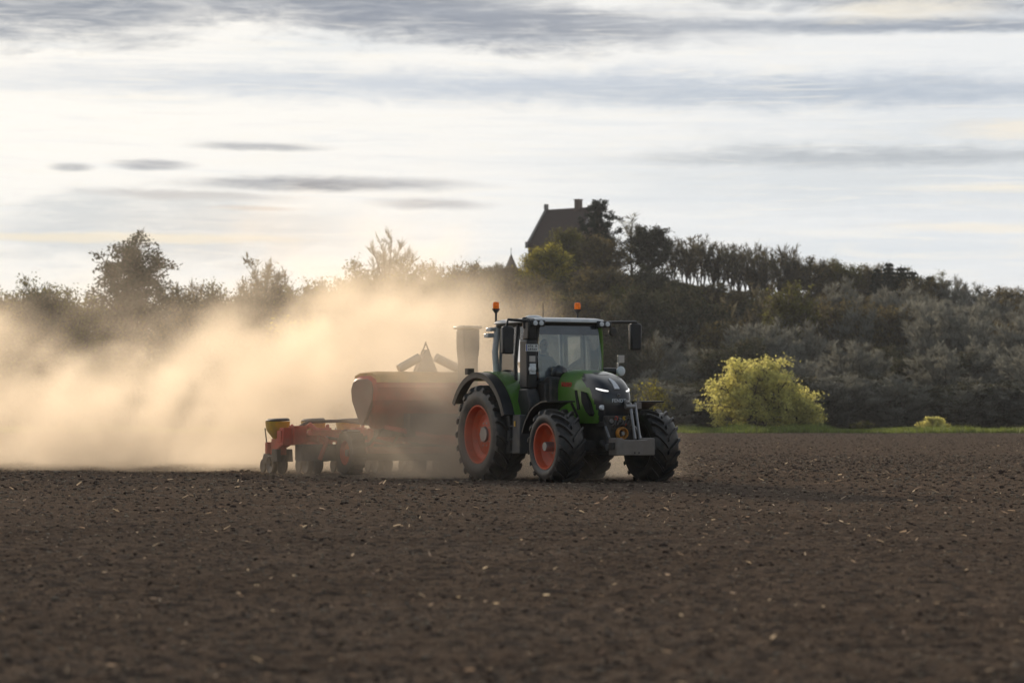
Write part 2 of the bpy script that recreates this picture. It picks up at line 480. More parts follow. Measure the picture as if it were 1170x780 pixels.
def make_ground():
    xs = axis_steps(-6.0, 6.0, 0.032, -700, 700, 1.035)
    y1 = np.arange(8.5, 30.0, 0.028); y2 = [30.0]
    s = 0.028
    while y2[-1] < 900: s *= 1.010 if y2[-1] < 260 else 1.12; y2.append(y2[-1] + s)
    s = 0.028; y0 = [8.5]
    while y0[0] > -120: s *= 1.12; y0.insert(0, y0[0] - s)
    ys = np.concatenate([y0[:-1], y1, y2])
    Xg, Yg = np.meshgrid(xs, ys)
    Z = soil_height(Xg, Yg)
    Z = np.where(Yg > 246, -0.25, Z)                 # beyond the field the hill sheet takes over
    V = np.stack([Xg, Yg, Z], -1).reshape(-1, 3)
    nx, ny = len(xs), len(ys)
    i = np.arange(nx - 1)[None, :] + nx * np.arange(ny - 1)[:, None]
    L = np.stack([i, i + 1, i + 1 + nx, i + nx], -1).reshape(-1)
    kind(np_mesh('ground', V, L, 4, 'soil', smooth=True), 'structure')


make_ground()

M['hill'] = material('woodland_floor', (0.05, 0.042, 0.022), 1.0, spec=0.0, var=0.35, vscale=0.25)


def make_hill():
    xs = np.concatenate([np.arange(-700, -200, 25), np.arange(-200, 200, 4), np.arange(200, 701, 25)]).astype(float)
    ys = np.concatenate([np.arange(244, 470, 4), np.arange(470, 900, 20)]).astype(float)
    Xg, Yg = np.meshgrid(xs, ys)
    Z = hill(Xg, Yg) + 0.4 * vnoise(Xg, Yg, 9.0, 8) * np.clip((Yg - 262) / 20, 0, 1) + 0.11
    Z[0, :] = -0.5
    V = np.stack([Xg, Yg, Z], -1).reshape(-1, 3)
    nx, ny = len(xs), len(ys)
    i = np.arange(nx - 1)[None, :] + nx * np.arange(ny - 1)[:, None]
    L = np.stack([i, i + 1, i + 1 + nx, i + nx], -1).reshape(-1)
    kind(np_mesh('hill', V, L, 4, 'hill', smooth=True), 'structure')


make_hill()


# ------------------------------------------------------------------ soil clods, straw, grass (stuff)
def scatter(n, xr, ylo, yhi, power=1.0):
    """points over the field, denser towards the camera"""
    u = rng.random(n)
    y = ylo * (yhi / ylo) ** (u ** power)
    x = (rng.random(n) * 2 - 1) * (xr * y * 0.18 + 1.5)
    return x, y


def make_clods():
    ico = bmesh.new(); bmesh.ops.create_icosphere(ico, subdivisions=1, radius=1.0)
    bv = np.array([v.co[:] for v in ico.verts]); bf = np.array([[v.index for v in f.verts] for f in ico.faces]); ico.free()
    n1, n2 = 110000, 50000
    x, y = scatter(n1, 1.3, 9.0, 90.0)
    y2 = 60 * (236 / 60) ** rng.random(n2); x2 = (rng.random(n2) * 2 - 1) * (0.23 * y2 + 4)
    x = np.concatenate([x, x2]); y = np.concatenate([y, y2]); n = n1 + n2
    s = 0.0045 + 0.015 * rng.random(n) ** 4 * np.clip(y / 22, 0.8, 2.4) + 0.005 * np.clip((y - 20) / 40, 0, 5)
    big = rng.random(n) < 0.002; s[big] *= 1.9
    jit = 1 + 0.45 * (rng.random((n, len(bv), 1)) - 0.5)
    sc = np.stack([s * (0.8 + 0.6 * rng.random(n)), s * (0.8 + 0.6 * rng.random(n)), s * (0.38 + 0.3 * rng.random(n))], -1)
    V = bv[None] * jit * sc[:, None, :]
    V[..., 0] += x[:, None]; V[..., 1] += y[:, None]; V[..., 2] += (soil_height(x, y) + s * 0.12)[:, None]
    L = (bf[None] + (np.arange(n) * len(bv))[:, None, None]).reshape(-1)
    m = material('soil_clod', (0.165, 0.126, 0.096), 1.0, spec=0.0, var=0.3, vscale=3.0, vary_island=0.8)
    kind(np_mesh('soil_clods', V.reshape(-1, 3), L, 3, m), 'stuff')


make_clods()


def make_straw():
    n = 3600
    x, y = scatter(n, 1.3, 9.5, 170.0, 0.8)
    a = rng.random(n) * math.pi; ln = (0.008 + 0.030 * rng.random(n) ** 3) * np.clip(y / 28, 0.75, 1.7); w = np.minimum(ln * (0.08 + 0.30 * rng.random(n) ** 3), 0.010)
    tilt = (rng.random(n) - 0.3) * 1.3
    dx, dy = np.cos(a), np.sin(a)
    z = soil_height(x, y) + 0.014
    e = np.stack([dx * ln, dy * ln, np.sin(tilt) * ln * 0.7], -1); s = np.stack([-dy * w, dx * w, 0.9 * w], -1)
    c = np.stack([x, y, z + np.abs(e[:, 2])], -1)
    mid = np.array([0, 0, 1.0]) * (ln * 0.05)[:, None]
    V = np.stack([c - e - s, c - e + s, c + mid + s, c + mid - s, c + e + s * 0.8, c + e - s * 0.2], 1)
    o = np.arange(n)[:, None] * 6
    L = np.concatenate([o + np.array([0, 3, 2, 1]), o + np.array([3, 5, 4, 2])], 1).reshape(-1)
    m = material('dry_straw', (0.50, 0.37, 0.26), 0.6, var=0.25, vary_island=0.8, transl=0.4)
    kind(np_mesh('straw_litter', V.reshape(-1, 3), L, 4, m), 'stuff')


make_straw()


def blades(n, x, y, z, h, w, lean=0.5):
    a = rng.random(n) * 2 * math.pi; la = rng.random(n) * 2 * math.pi
    base = np.stack([x, y, z], -1); s = np.stack([np.cos(a) * w, np.sin(a) * w, np.zeros(n)], -1)
    tip = base + np.stack([np.cos(la) * h * lean * rng.random(n), np.sin(la) * h * lean * rng.random(n), h], -1)
    V = np.stack([base - s, base + s, tip], 1).reshape(-1, 3)
    return V, np.arange(3 * n)


def make_grass():
    n = 80000
    x = rng.uniform(-60, 75, n); y = rng.uniform(237.0, 247.0, n) - 1.2 * np.clip(vnoise(x, x * 0 + 7, 4.0, 4), 0, 1)
    bank = 0.10 + 0.10 * vnoise(x, y * 0 + 3, 5.0, 3)
    h = (0.34 + 0.42 * rng.random(n) * (0.15 + 2.8 * np.clip(vnoise(x, y * 0.4, 2.3, 5) + 0.15, 0, 1))) * np.where(y > 240, 1.0, 0.65)
    V, L = blades(n, x, y, bank - 0.1, h, 0.035, 0.7)
    m = material('margin_grass', (0.17, 0.21, 0.035), 0.6, var=0.35, vscale=0.6, vary_island=0.4, transl=0.4)
    kind(np_mesh('grass', V, L, 3, m), 'stuff')


make_grass()


# ------------------------------------------------------------------ trees
def leaf_mat(name, c, island=0.35, transl=0.35, obj=0.0):
    return material(name, c, 0.8, spec=0.03, var=0.15, vscale=0.5, vary_island=island, transl=transl)


M['bark'] = material('bark', (0.075, 0.06, 0.045), 0.95, spec=0.05, var=0.3, bump=0.02, bscale=10)
M['grey_twig'] = leaf_mat('grey_twigs', (0.25, 0.245, 0.205), 0.25, 0.3)
M['brown_twig'] = leaf_mat('brown_twigs', (0.125, 0.108, 0.068), 0.45, 0.3)
M['olive_leaf'] = leaf_mat('olive_leaves', (0.140, 0.132, 0.034), 0.35, 0.4)
M['brown_leaf'] = leaf_mat('budding_brown_leaves', (0.185, 0.142, 0.056), 0.35, 0.4)
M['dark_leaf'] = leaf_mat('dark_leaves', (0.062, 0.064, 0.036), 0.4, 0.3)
M['lime_leaf'] = leaf_mat('fresh_yellow_green_leaves', (0.33, 0.29, 0.05), 0.35, 0.5)
M['conifer'] = leaf_mat('conifer_needles', (0.026, 0.038, 0.022), 0.35, 0.05)
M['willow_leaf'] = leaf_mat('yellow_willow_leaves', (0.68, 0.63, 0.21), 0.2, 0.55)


def quads(c, size, r, elong=1.0, up=0.0):
    """leaf faces: centres c (n,3), random orientation"""
    n = len(c)
    a = r.normal(size=(n, 3)); a[:, 2] += up; a /= np.linalg.norm(a, axis=1)[:, None]
    b = r.normal(size=(n, 3)); b -= (b * a).sum(1)[:, None] * a; b /= np.linalg.norm(b, axis=1)[:, None]
    s = (size * (0.6 + 0.8 * r.random(n)))[:, None]
    a, b = a * s * elong, b * s * 0.5
    return np.stack([c - a, c + b, c + a, c - b], 1).reshape(-1, 3)


def slivers(c, d, ln, w, r):
    """twig faces: base c, direction d"""
    n = len(c)
    s = r.normal(size=(n, 3)); s -= (s * d).sum(1)[:, None] * d; s /= np.linalg.norm(s, axis=1)[:, None] + 1e-9
    mid = c + d * (ln * 0.5)[:, None]
    bend = r.normal(size=(n, 3)) * (ln * 0.12)[:, None]
    return np.stack([c - s * w, c + s * w, mid + bend + s * w * 0.4, c + d * ln[:, None] + bend], 1).reshape(-1, 3)


def make_tree(name, label, cat, seed, H, W, base=0.25, limbs=16, subs=6, twigs=20, twig_len=1.0, leaves=30, leaf=0.14,
              clump=0.7, leaf_mt='olive_leaf', twig_mt='brown_twig', lean=0.0, trunk_r=None, top=0.5, multi=1, droop=0.0, upright=0.5, asc=0.72, group=None):
    """a tree at the origin: trunk (limbs and all) and crown (twigs and leaves). W crown width, base: where the crown starts"""
    r = np.random.default_rng(seed); rnd = random.Random(seed)
    root = thing(name, label, cat, group=group)
    tr = trunk_r or H * 0.018
    mb = MB(); tw_c, tw_d, lf_c = [], [], []
    stems = []
    for k in range(multi):
        q = 2 * math.pi * k / multi + rnd.random()
        off = Vector((math.cos(q), math.sin(q), 0)) * (0.0 if multi == 1 else tr * 1.2)
        spread = 0.0 if multi == 1 else W * 0.22
        end = Vector((math.cos(q) * spread + lean * H, math.sin(q) * spread, H * (0.80 if multi == 1 else 0.62)))
        pts = [off + (end - off) * (i / 5) + Vector((rnd.gauss(0, 1), rnd.gauss(0, 1), 0)) * H * 0.012 * (i > 0) for i in range(6)]
        rs = [tr * (1.35 if i == 0 else 1.0) * (1 - 0.15 * i) / math.sqrt(multi) for i in range(6)]
        mb.tube(pts, rs, 7); stems.append(pts)
    for k in range(limbs):
        stem = stems[k % multi]
        # a target on a lumpy ellipsoid shell
        q = 2 * math.pi * (k * 0.618 + 0.13 * rnd.random()); v = (k + 0.5) / limbs
        zf = base + (1 - base) * (v ** 0.85)
        t = (zf - base) / (1 - base)
        prof = 0.60 + 0.40 * t / 0.4 if t < 0.4 else math.sqrt(max(0.03, 1 - ((t - 0.4) / 0.63) ** 2))
        rad = W / 2 * prof * (0.55 + 0.45 * rnd.random() ** 0.6)
        T = Vector((math.cos(q) * rad + lean * H * zf, math.sin(q) * rad, H * (zf - 0.07 * rnd.random()) - droop * rad))
        sf = min(0.98, max(0.12, (zf * asc - 0.10) / 0.8)) * 5
        i = int(sf); S = stem[i].lerp(stem[min(i + 1, 5)], sf - i)
        C = S.lerp(T, 0.5) + Vector((0, 0, (T - S).length * (0.14 + 0.1 * rnd.random())))
        pts = [S * (1 - u) ** 2 + C * 2 * u * (1 - u) + T * u * u for u in (0, .2, .4, .6, .8, 1)]
        r0 = tr * 0.42
        mb.tube(pts, [r0 * (1 - 0.15 * j) for j in range(6)], 5)
        for s_ in range(subs):
            u = 0.35 + 0.65 * (s_ + rnd.random()) / subs
            B = S * (1 - u) ** 2 + C * 2 * u * (1 - u) + T * u * u
            d = Vector((rnd.gauss(0, 1), rnd.gauss(0, 1), rnd.gauss(0.35 + upright, 0.7))).normalized()
            ln = W * 0.13 * (0.6 + 0.8 * rnd.random())
            E_ = B + d * ln; mid = B.lerp(E_, 0.5) + Vector((rnd.gauss(0, 1), rnd.gauss(0, 1), rnd.gauss(0, 1))) * ln * 0.1
            mb.tube([B, mid, E_], [r0 * 0.38, r0 * 0.25, r0 * 0.10], 3, cap=False)
            o = Vector((E_.x, E_.y, max(0.1, E_.z - H * 0.45))); o = o.normalized() if o.length > 0 else Vector((0, 0, 1))
            for g in range(twigs):
                w = rnd.random(); p = B.lerp(E_, w)
                dd = Vector((rnd.gauss(0, 0.6), rnd.gauss(0, 0.6), rnd.gauss(upright, 0.45))) + o * 0.6
                tw_c.append(p); tw_d.append(dd.normalized())
            if leaves:
                c = np.array(mid.lerp(E_, 0.6)) + r.normal(size=(leaves, 3)) * clump * np.array([1, 1, 0.75]) * 0.55
                lf_c.append(c)
    mb.build('trunk', 'bark', root)
    vs = []
    if tw_c:
        c = np.array(tw_c); d = np.array(tw_d); n = len(c)
        V1 = slivers(c, d, twig_len * (0.5 + 0.9 * r.random(n)), 0.016 + 0.0006 * H, r)
        np_mesh('twigs' if leaves else 'crown', V1, np.arange(len(V1)), 4, twig_mt, root)
    if leaves:
        V2 = quads(np.concatenate(lf_c), np.full(sum(len(a) for a in lf_c), leaf), r)
        np_mesh('crown', V2, np.arange(len(V2)), 4, leaf_mt, root)
    root['h'] = H; root['w'] = W
    return root


def make_conifer(name, label, cat, seed, H, W, tiers=16, per=7, ragged=0.25, group=None):
    r = np.random.default_rng(seed); rnd = random.Random(seed)
    root = thing(name, label, cat, group=group)
    mb = MB(); mb.tube([(0, 0, 0), (0.01 * H, 0, H * 0.5), (0, 0, H)], [H * 0.016, H * 0.010, 0.01], 6)
    C = []
    for i in range(tiers):
        z = H * (0.10 + 0.88 * i / tiers); rad = W / 2 * (1 - (z / H)) ** 1.15 * 1.1
        for k in range(per):
            if rnd.random() < ragged * 0.6: continue
            q = 2 * math.pi * (k / per + rnd.random() * 0.1 + i * 0.37); ln = rad * (1 - ragged + 2 * ragged * rnd.random()) + 0.15
            e = Vector((math.cos(q) * ln, math.sin(q) * ln, z - ln * 0.22))
            mb.tube([(0, 0, z), tuple(e)], [0.035, 0.01], 3, cap=False)
            n = int(26 + 26 * ln)
            u = r.random(n) ** 0.7; spread = 0.10 + 0.22 * ln * (1 - u) + 0.08
            p = np.array([0, 0, z]) + u[:, None] * (np.array(e) - np.array([0, 0, z])) + r.normal(size=(n, 3)) * spread[:, None] * np.array([0.7, 0.7, 0.35])
            C.append(p)
    mb.build('trunk', 'bark', root)
    c = np.concatenate(C); V = quads(c, np.full(len(c), 0.17), r, 1.3)
    np_mesh('crown', V, np.arange(len(V)), 4, 'conifer', root)
    root['h'] = H; root['w'] = W
    return root


def plant(proto, used, x, y, z, h, w, rz, label=None, group=None):
    """the first call moves the prototype itself, later ones copy it and its parts"""
    if proto.name in used:
        o = proto.copy(); COL.objects.link(o)
        for ch in proto.children:
            c = ch.copy(); COL.objects.link(c); c.parent = o
    else:
        o = proto; used.add(proto.name)
    sxy = w / proto['w']; o.location = (x, y, z); o.scale = (sxy, sxy, h / proto['h']); o.rotation_euler = (0, 0, rz)
    if label: o['label'] = label
    if group: o['group'] = group
    return o


USED = set()
trn = random.Random(5)


def at(px_, d): return (px_ - 585) / FPX * d


def top_z(py_, d): return CAM_H + (479 - py_) / FPX * d


def stand(protos, px_, py_, d, w, label, group=None, asp=0.0, dz=-0.2):
    x = at(px_, d); g = float(hill(np.array(x), np.array(float(d)))) + dz if d > 250 else -0.05
    return plant(trn.choice(protos) if isinstance(protos, list) else protos, USED, x, d, g, max(2.5, top_z(py_, d) - g), max(w, asp * (top_z(py_, d) - g)), trn.random() * 6.28, label, group)


G_BARE = 'bare grey trees on the shaded slope'
G_OLIVE = 'olive leafing trees in the hill wood'
G_BROWN = 'brown budding trees in the hill wood'
G_TALL = 'tall bare trees along the skyline'
G_DARK = 'dark shaded trees deep in the hill wood'
G_LIME = 'yellow green trees breaking into leaf on the hill'
L_BARE = 'bare pale grey tree packed among its like on the shaded slope'
L_OLIVE = 'olive tree just coming into leaf within the hill wood'
L_BROWN = 'brown budding tree with fine twigs within the hill wood'
L_TALL = 'tall thin bare tree on the ridge, sky showing between its stems'
L_DARK = 'dark shaded tree standing deep within the wood on the hill'
L_LIME = 'yellow green tree breaking into leaf in the hill wood'

bare = [make_tree('bare_tree', L_BARE, 'tree', 20 + k, 13, 9.5, base=0.14, limbs=34, subs=8, twigs=38, twig_len=0.85, leaves=0, twig_mt='grey_twig',
                  multi=3, upright=0.40, trunk_r=0.18, group=G_BARE) for k in range(3)]
olive = [make_tree('leafing_tree', L_OLIVE, 'tree', 40 + k, 14, 9.5, base=0.18, limbs=34, subs=7, twigs=12, twig_len=0.9, leaves=46, leaf=0.17, clump=0.95,
                   leaf_mt='olive_leaf', group=G_OLIVE) for k in range(2)]
brown = [make_tree('budding_tree', L_BROWN, 'tree', 50 + k, 14, 9.5, base=0.18, limbs=34, subs=7, twigs=26, twig_len=0.9, leaves=30, leaf=0.15, clump=1.0,
                   leaf_mt='brown_leaf', group=G_BROWN) for k in range(2)]
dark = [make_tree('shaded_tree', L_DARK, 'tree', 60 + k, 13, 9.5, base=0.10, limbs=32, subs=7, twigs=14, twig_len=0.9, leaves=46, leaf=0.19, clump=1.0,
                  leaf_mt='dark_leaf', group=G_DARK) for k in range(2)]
tall = [make_tree('tall_bare_tree', L_TALL, 'tree', 70 + k, 14, 5.0, base=0.42, limbs=18, subs=6, twigs=10, twig_len=1.2, leaves=4, leaf=0.15, clump=0.8,
                  leaf_mt='brown_leaf', twig_mt='brown_twig', upright=1.3, trunk_r=0.20, multi=3, asc=0.45, group=G_TALL) for k in range(3)]
lime = [make_tree('fresh_tree', L_LIME, 'tree', 80 + k, 10, 8.5, base=0.14, limbs=24, subs=7, twigs=10, twig_len=0.8, leaves=44, leaf=0.16, clump=0.95,
                  leaf_mt='lime_leaf', group=G_LIME) for k in range(1)]

SPECS = {'bare': (bare, L_BARE, G_BARE, 7.5), 'olive': (olive, L_OLIVE, G_OLIVE, 8.5), 'brown': (brown, L_BROWN, G_BROWN, 8.5),
         'dark': (dark, L_DARK, G_DARK, 9.0), 'tall': (tall, L_TALL, G_TALL, 4.6), 'lime': (lime, L_LIME, G_LIME, 8.5)}


LOW_WOOD = {'olive': ('olive tree in the low wood veiled by the drifting dust', 'olive trees in the low wood behind the dust'),
            'brown': ('brown budding tree in the low wood veiled by the drifting dust', 'brown trees in the low wood behind the dust'),
            'dark': ('dark shaded tree in the low wood veiled by the drifting dust', 'dark trees in the low wood behind the dust'),
            'lime': ('yellow green tree in the low wood veiled by the drifting dust', 'yellow green trees in the low wood behind the dust'),
            'tall': ('thin bare tree in the low wood veiled by the drifting dust', 'thin bare trees in the low wood behind the dust')}


def row(line, d, step, kinds, jy=8, jd=8, wf=1.0):
    """trees along a skyline polyline of (photo column, photo row of the tops) at distance d"""
    (a, _), (b, _) = line[0], line[-1]
    xs_, ys_ = [p[0] for p in line], [p[1] for p in line]
    q = a
    while q <= b:
        k = trn.choice(kinds); ps, lb, gr, w = SPECS[k]; asp = 0.34 if k == 'tall' else 0.66
        px_ = q + trn.uniform(-0.3, 0.3) * step
        if k == 'tall' and d < 390: lb, gr = 'tall thin bare tree standing among leafier trees within the wood', 'thin bare trees inside the wood'
        if d < 340 and px_ < 560 and k in LOW_WOOD: lb, gr = LOW_WOOD[k]
        stand(ps, px_, float(np.interp(px_, xs_, ys_)) + trn.uniform(-0.4, 1.0) * jy, d + trn.uniform(-jd, jd), w * wf * trn.uniform(0.85, 1.25), lb, gr, asp)
        q += step


# skyline, far to near
row([(-30, 332), (60, 332), (100, 336)], 330, 34, ['olive', 'brown', 'olive'])
row([(205, 328), (240, 336), (345, 340)], 335, 30, ['brown', 'tall', 'olive'])
row([(350, 328), (380, 318), (420, 308), (470, 302), (520, 300), (570, 306), (600, 312)], 350, 30, ['brown', 'olive', 'brown'])
row([(770, 272), (800, 268), (850, 276), (905, 284)], 425, 11, ['tall'], jy=7)
row([(905, 290), (950, 296), (1000, 304), (1080, 318)], 425, 20, ['tall', 'olive', 'brown'], jy=6)
row([(1060, 322), (1110, 322), (1200, 332)], 400, 26, ['bare', 'brown', 'tall'], jy=6)
# body of the wood
row([(-30, 338), (250, 340), (400, 330), (560, 322)], 315, 38, ['olive', 'brown', 'dark'])
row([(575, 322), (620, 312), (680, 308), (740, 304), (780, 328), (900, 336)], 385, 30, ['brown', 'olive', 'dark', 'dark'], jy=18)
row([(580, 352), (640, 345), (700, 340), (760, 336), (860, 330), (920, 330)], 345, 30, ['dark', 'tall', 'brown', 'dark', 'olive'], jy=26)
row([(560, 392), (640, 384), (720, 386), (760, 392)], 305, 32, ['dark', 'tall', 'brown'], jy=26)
row([(300, 372), (400, 366), (560, 372)], 295, 42, ['olive', 'lime', 'brown'])
row([(895, 342), (940, 330), (1000, 325), (1060, 330), (1200, 345), (1420, 372)], 375, 24, ['bare', 'bare', 'brown'], jy=14, jd=14)
row([(760, 380), (800, 360), (840, 352), (880, 362), (915, 365), (960, 348), (1040, 346), (1120, 355), (1200, 362), (1420, 385)], 325, 24, ['bare', 'bare', 'bare', 'brown'], jy=16, jd=14)
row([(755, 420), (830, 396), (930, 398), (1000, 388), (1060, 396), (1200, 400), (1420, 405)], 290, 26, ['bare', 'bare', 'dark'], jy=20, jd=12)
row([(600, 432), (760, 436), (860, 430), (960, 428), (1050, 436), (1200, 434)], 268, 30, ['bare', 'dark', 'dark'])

row([(540, 318), (580, 318), (640, 322), (700, 318), (770, 322), (800, 332), (920, 345)], 400, 22, ['brown', 'olive', 'lime'])
row([(560, 303), (608, 300)], 406, 14, ['olive', 'brown'], jy=5, jd=4, wf=0.45)
row([(520, 340), (600, 338), (680, 334), (760, 330)], 365, 28, ['olive', 'brown', 'dark'])
# trees with a character of their own
oak = make_tree('field_oak', 'spreading broad crowned tree standing alone above the low wood, sky through its limbs', 'tree', 3, 22, 9.4, base=0.46, limbs=44, subs=7,
                twigs=8, twig_len=0.8, leaves=30, leaf=0.20, clump=0.6, leaf_mt='dark_leaf', twig_mt='brown_twig', trunk_r=0.30, upright=0.15, asc=0.78)
stand(oak, 152, 268, 318, 11.5, None)
stand(make_tree('round_tree', 'rounded brown tree standing above its neighbours between the oak and the dust', 'tree', 7, 17, 8.5, base=0.35, limbs=30, twigs=18, leaves=30,
                leaf_mt='brown_leaf'), 303, 298, 326, 8.5, None)
stand(make_tree('pale_bare_tree', 'pale wispy bare tree rising above the wood over the red tank', 'tree', 8, 20, 8, base=0.5, limbs=26, subs=6, twigs=16, twig_len=1.1, leaves=0,
                twig_mt='grey_twig', upright=0.7), 444, 272, 352, 9.0, None)
stand(make_tree('wispy_tree', 'thin wispy bare tree beside the dark domed tree near the house', 'tree', 9, 12, 6, limbs=14, subs=5, twigs=9, twig_len=1.1, leaves=4,
                leaf_mt='lime_leaf', twig_mt='grey_twig', upright=0.8), 722, 246, 428, 6.5, None)
stand(make_tree('domed_tree', 'dark domed tree on the hilltop beyond the house and pine', 'tree', 12, 11, 7, limbs=24, subs=7, twigs=4, leaves=64, leaf=0.2, clump=0.8,
                leaf_mt='dark_leaf', top=0.1), 742, 260, 420, 7.5, None)
stand(make_tree('lime_tree', 'yellow green tree in front of the house roof at the hilltop', 'tree', 14, 10, 8, limbs=24, subs=7, twigs=8, leaves=58, leaf=0.16, clump=0.9,
                leaf_mt='lime_leaf'), 626, 281, 400, 8.5, None)
stand(make_tree('hilltop_bush', 'dark olive bush overlapping the foot of the tiled roof', 'tree', 15, 9, 7.5, limbs=22, subs=7, twigs=8, leaves=56, leaf=0.17, clump=0.85,
                leaf_mt='olive_leaf', top=0.1), 645, 263, 412, 7.0, None)
stand(make_tree('rust_tree', 'rusty brown budding tree below the house on the hill', 'tree', 16, 11, 9, limbs=24, subs=7, twigs=20, leaves=34, leaf=0.15, clump=1.0,
                leaf_mt='brown_leaf'), 690, 272, 404, 9.5, None)
pine = make_tree('pine_tree', 'dark ragged pine at the gable end of the hilltop house', 'tree', 17, 13, 6.2, base=0.12, limbs=30, subs=5, twigs=0, leaves=46, leaf=0.2, clump=0.5,
                 leaf_mt='conifer', upright=0.0, droop=0.05, asc=1.0)
stand(pine, 685, 227, 422, 6.4, None)
spruce = make_conifer('spruce_tree', 'small dark spruce on the skyline', 'tree', 18, 10, 4.0, tiers=18, per=8, ragged=0.3, group='spruces on the skyline')
for px_, py_, w_, lb in ((1002, 303, 2.6, 'leftmost and shorter of the dark spruces on the skyline'), (1016, 296, 3.2, 'tallest dark spruce on the skyline above the grey trees'),
                         (1030, 301, 3.6, 'broad dark spruce next to the tallest one on the skyline'), (1043, 306, 3.0, 'middling dark spruce on the skyline, third in size'),
                         (1063, 312, 3.2, 'dark spruce standing apart at the end of the skyline group')):
    stand(spruce, px_, py_, 408, w_ * 1.8, lb)

# the lit willow at the field edge
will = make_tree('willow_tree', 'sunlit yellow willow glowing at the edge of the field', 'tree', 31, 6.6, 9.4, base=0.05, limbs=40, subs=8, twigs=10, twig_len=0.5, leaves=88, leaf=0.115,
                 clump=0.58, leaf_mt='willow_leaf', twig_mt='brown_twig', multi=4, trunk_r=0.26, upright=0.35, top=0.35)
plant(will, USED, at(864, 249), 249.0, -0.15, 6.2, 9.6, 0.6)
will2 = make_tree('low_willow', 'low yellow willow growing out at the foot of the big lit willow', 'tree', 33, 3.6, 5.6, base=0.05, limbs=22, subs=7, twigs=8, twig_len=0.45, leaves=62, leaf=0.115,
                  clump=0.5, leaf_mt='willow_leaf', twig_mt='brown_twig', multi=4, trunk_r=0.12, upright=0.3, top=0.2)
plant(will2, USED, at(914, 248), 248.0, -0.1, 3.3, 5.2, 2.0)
sh = make_tree('small_shrub', 'small yellow green shrub in the grass margin right of the willow', 'shrub', 34, 1.5, 2.8, base=0.05, limbs=14, subs=6, twigs=8, twig_len=0.3, leaves=44, leaf=0.09,
               clump=0.25, leaf_mt='willow_leaf', multi=3, trunk_r=0.04, upright=0.6)
plant(sh, USED, at(1066, 245), 245.0, 0.0, 1.25, 2.8, 0.3)
wd = make_tree('weed_clump', 'low dull green weed clump in the grass margin beside the willow', 'plant', 35, 0.8, 2.2, base=0.05, limbs=10, subs=5, twigs=14, twig_len=0.35, leaves=20, leaf=0.08,
               clump=0.2, leaf_mt='olive_leaf', twig_mt='brown_twig', multi=3, trunk_r=0.02, upright=0.8)
plant(wd, USED, at(985, 245), 245.0, 0.0, 0.75, 2.4, 1.3)
sp_ = make_tree('budding_shrub', 'sparse yellowish budding shrub showing behind the tractor front mudguard', 'shrub', 36, 3.6, 4.2, base=0.1, limbs=14, subs=5, twigs=8, twig_len=0.5, leaves=16, leaf=0.10,
                clump=0.5, leaf_mt='lime_leaf', twig_mt='brown_twig', multi=3, trunk_r=0.05, upright=0.7)
plant(sp_, USED, at(745, 252), 252.0, -0.1, 4.6, 4.2, 0.0)


# ------------------------------------------------------------------ hilltop house and turret
def brick_roof_material():
    m = bpy.data.materials.new('clay_roof_tiles'); m.use_nodes = True; t = m.node_tree; b = t.nodes['Principled BSDF']
    tc = t.nodes.new('ShaderNodeTexCoord'); br = t.nodes.new('ShaderNodeTexBrick')
    t.links.new(tc.outputs['Object'], br.inputs['Vector']); br.inputs['Scale'].default_value = 3.0
    br.inputs['Color1'].default_value = (0.100, 0.062, 0.048, 1); br.inputs['Color2'].default_value = (0.075, 0.05, 0.042, 1); br.inputs['Mortar'].default_value = (0.03, 0.02, 0.018, 1)
    n = noise(t, tc.outputs['Object'], 0.7, 5.0)
    t.links.new(mixc(t, n.ss(0.4, 0.7) * 0.5, br.outputs[0], (0.075, 0.06, 0.05)), b.inputs['Base Color']); b.inputs['Roughness'].default_value = 0.85
    return m


M['tiles'] = brick_roof_material()
M['wall'] = material('weathered_brick_wall', (0.21, 0.15, 0.12), 0.9, var=0.2, vscale=1.2, bump=0.03, bscale=6)
M['cap'] = material('pale_gable_coping', (0.30, 0.27, 0.25), 0.8, var=0.2)
M['slate'] = material('grey_slate', (0.07, 0.07, 0.08), 0.7, var=0.25, vscale=2)
M['pane'] = material('dark_window_pane', (0.02, 0.022, 0.025), 0.1, spec=0.8)


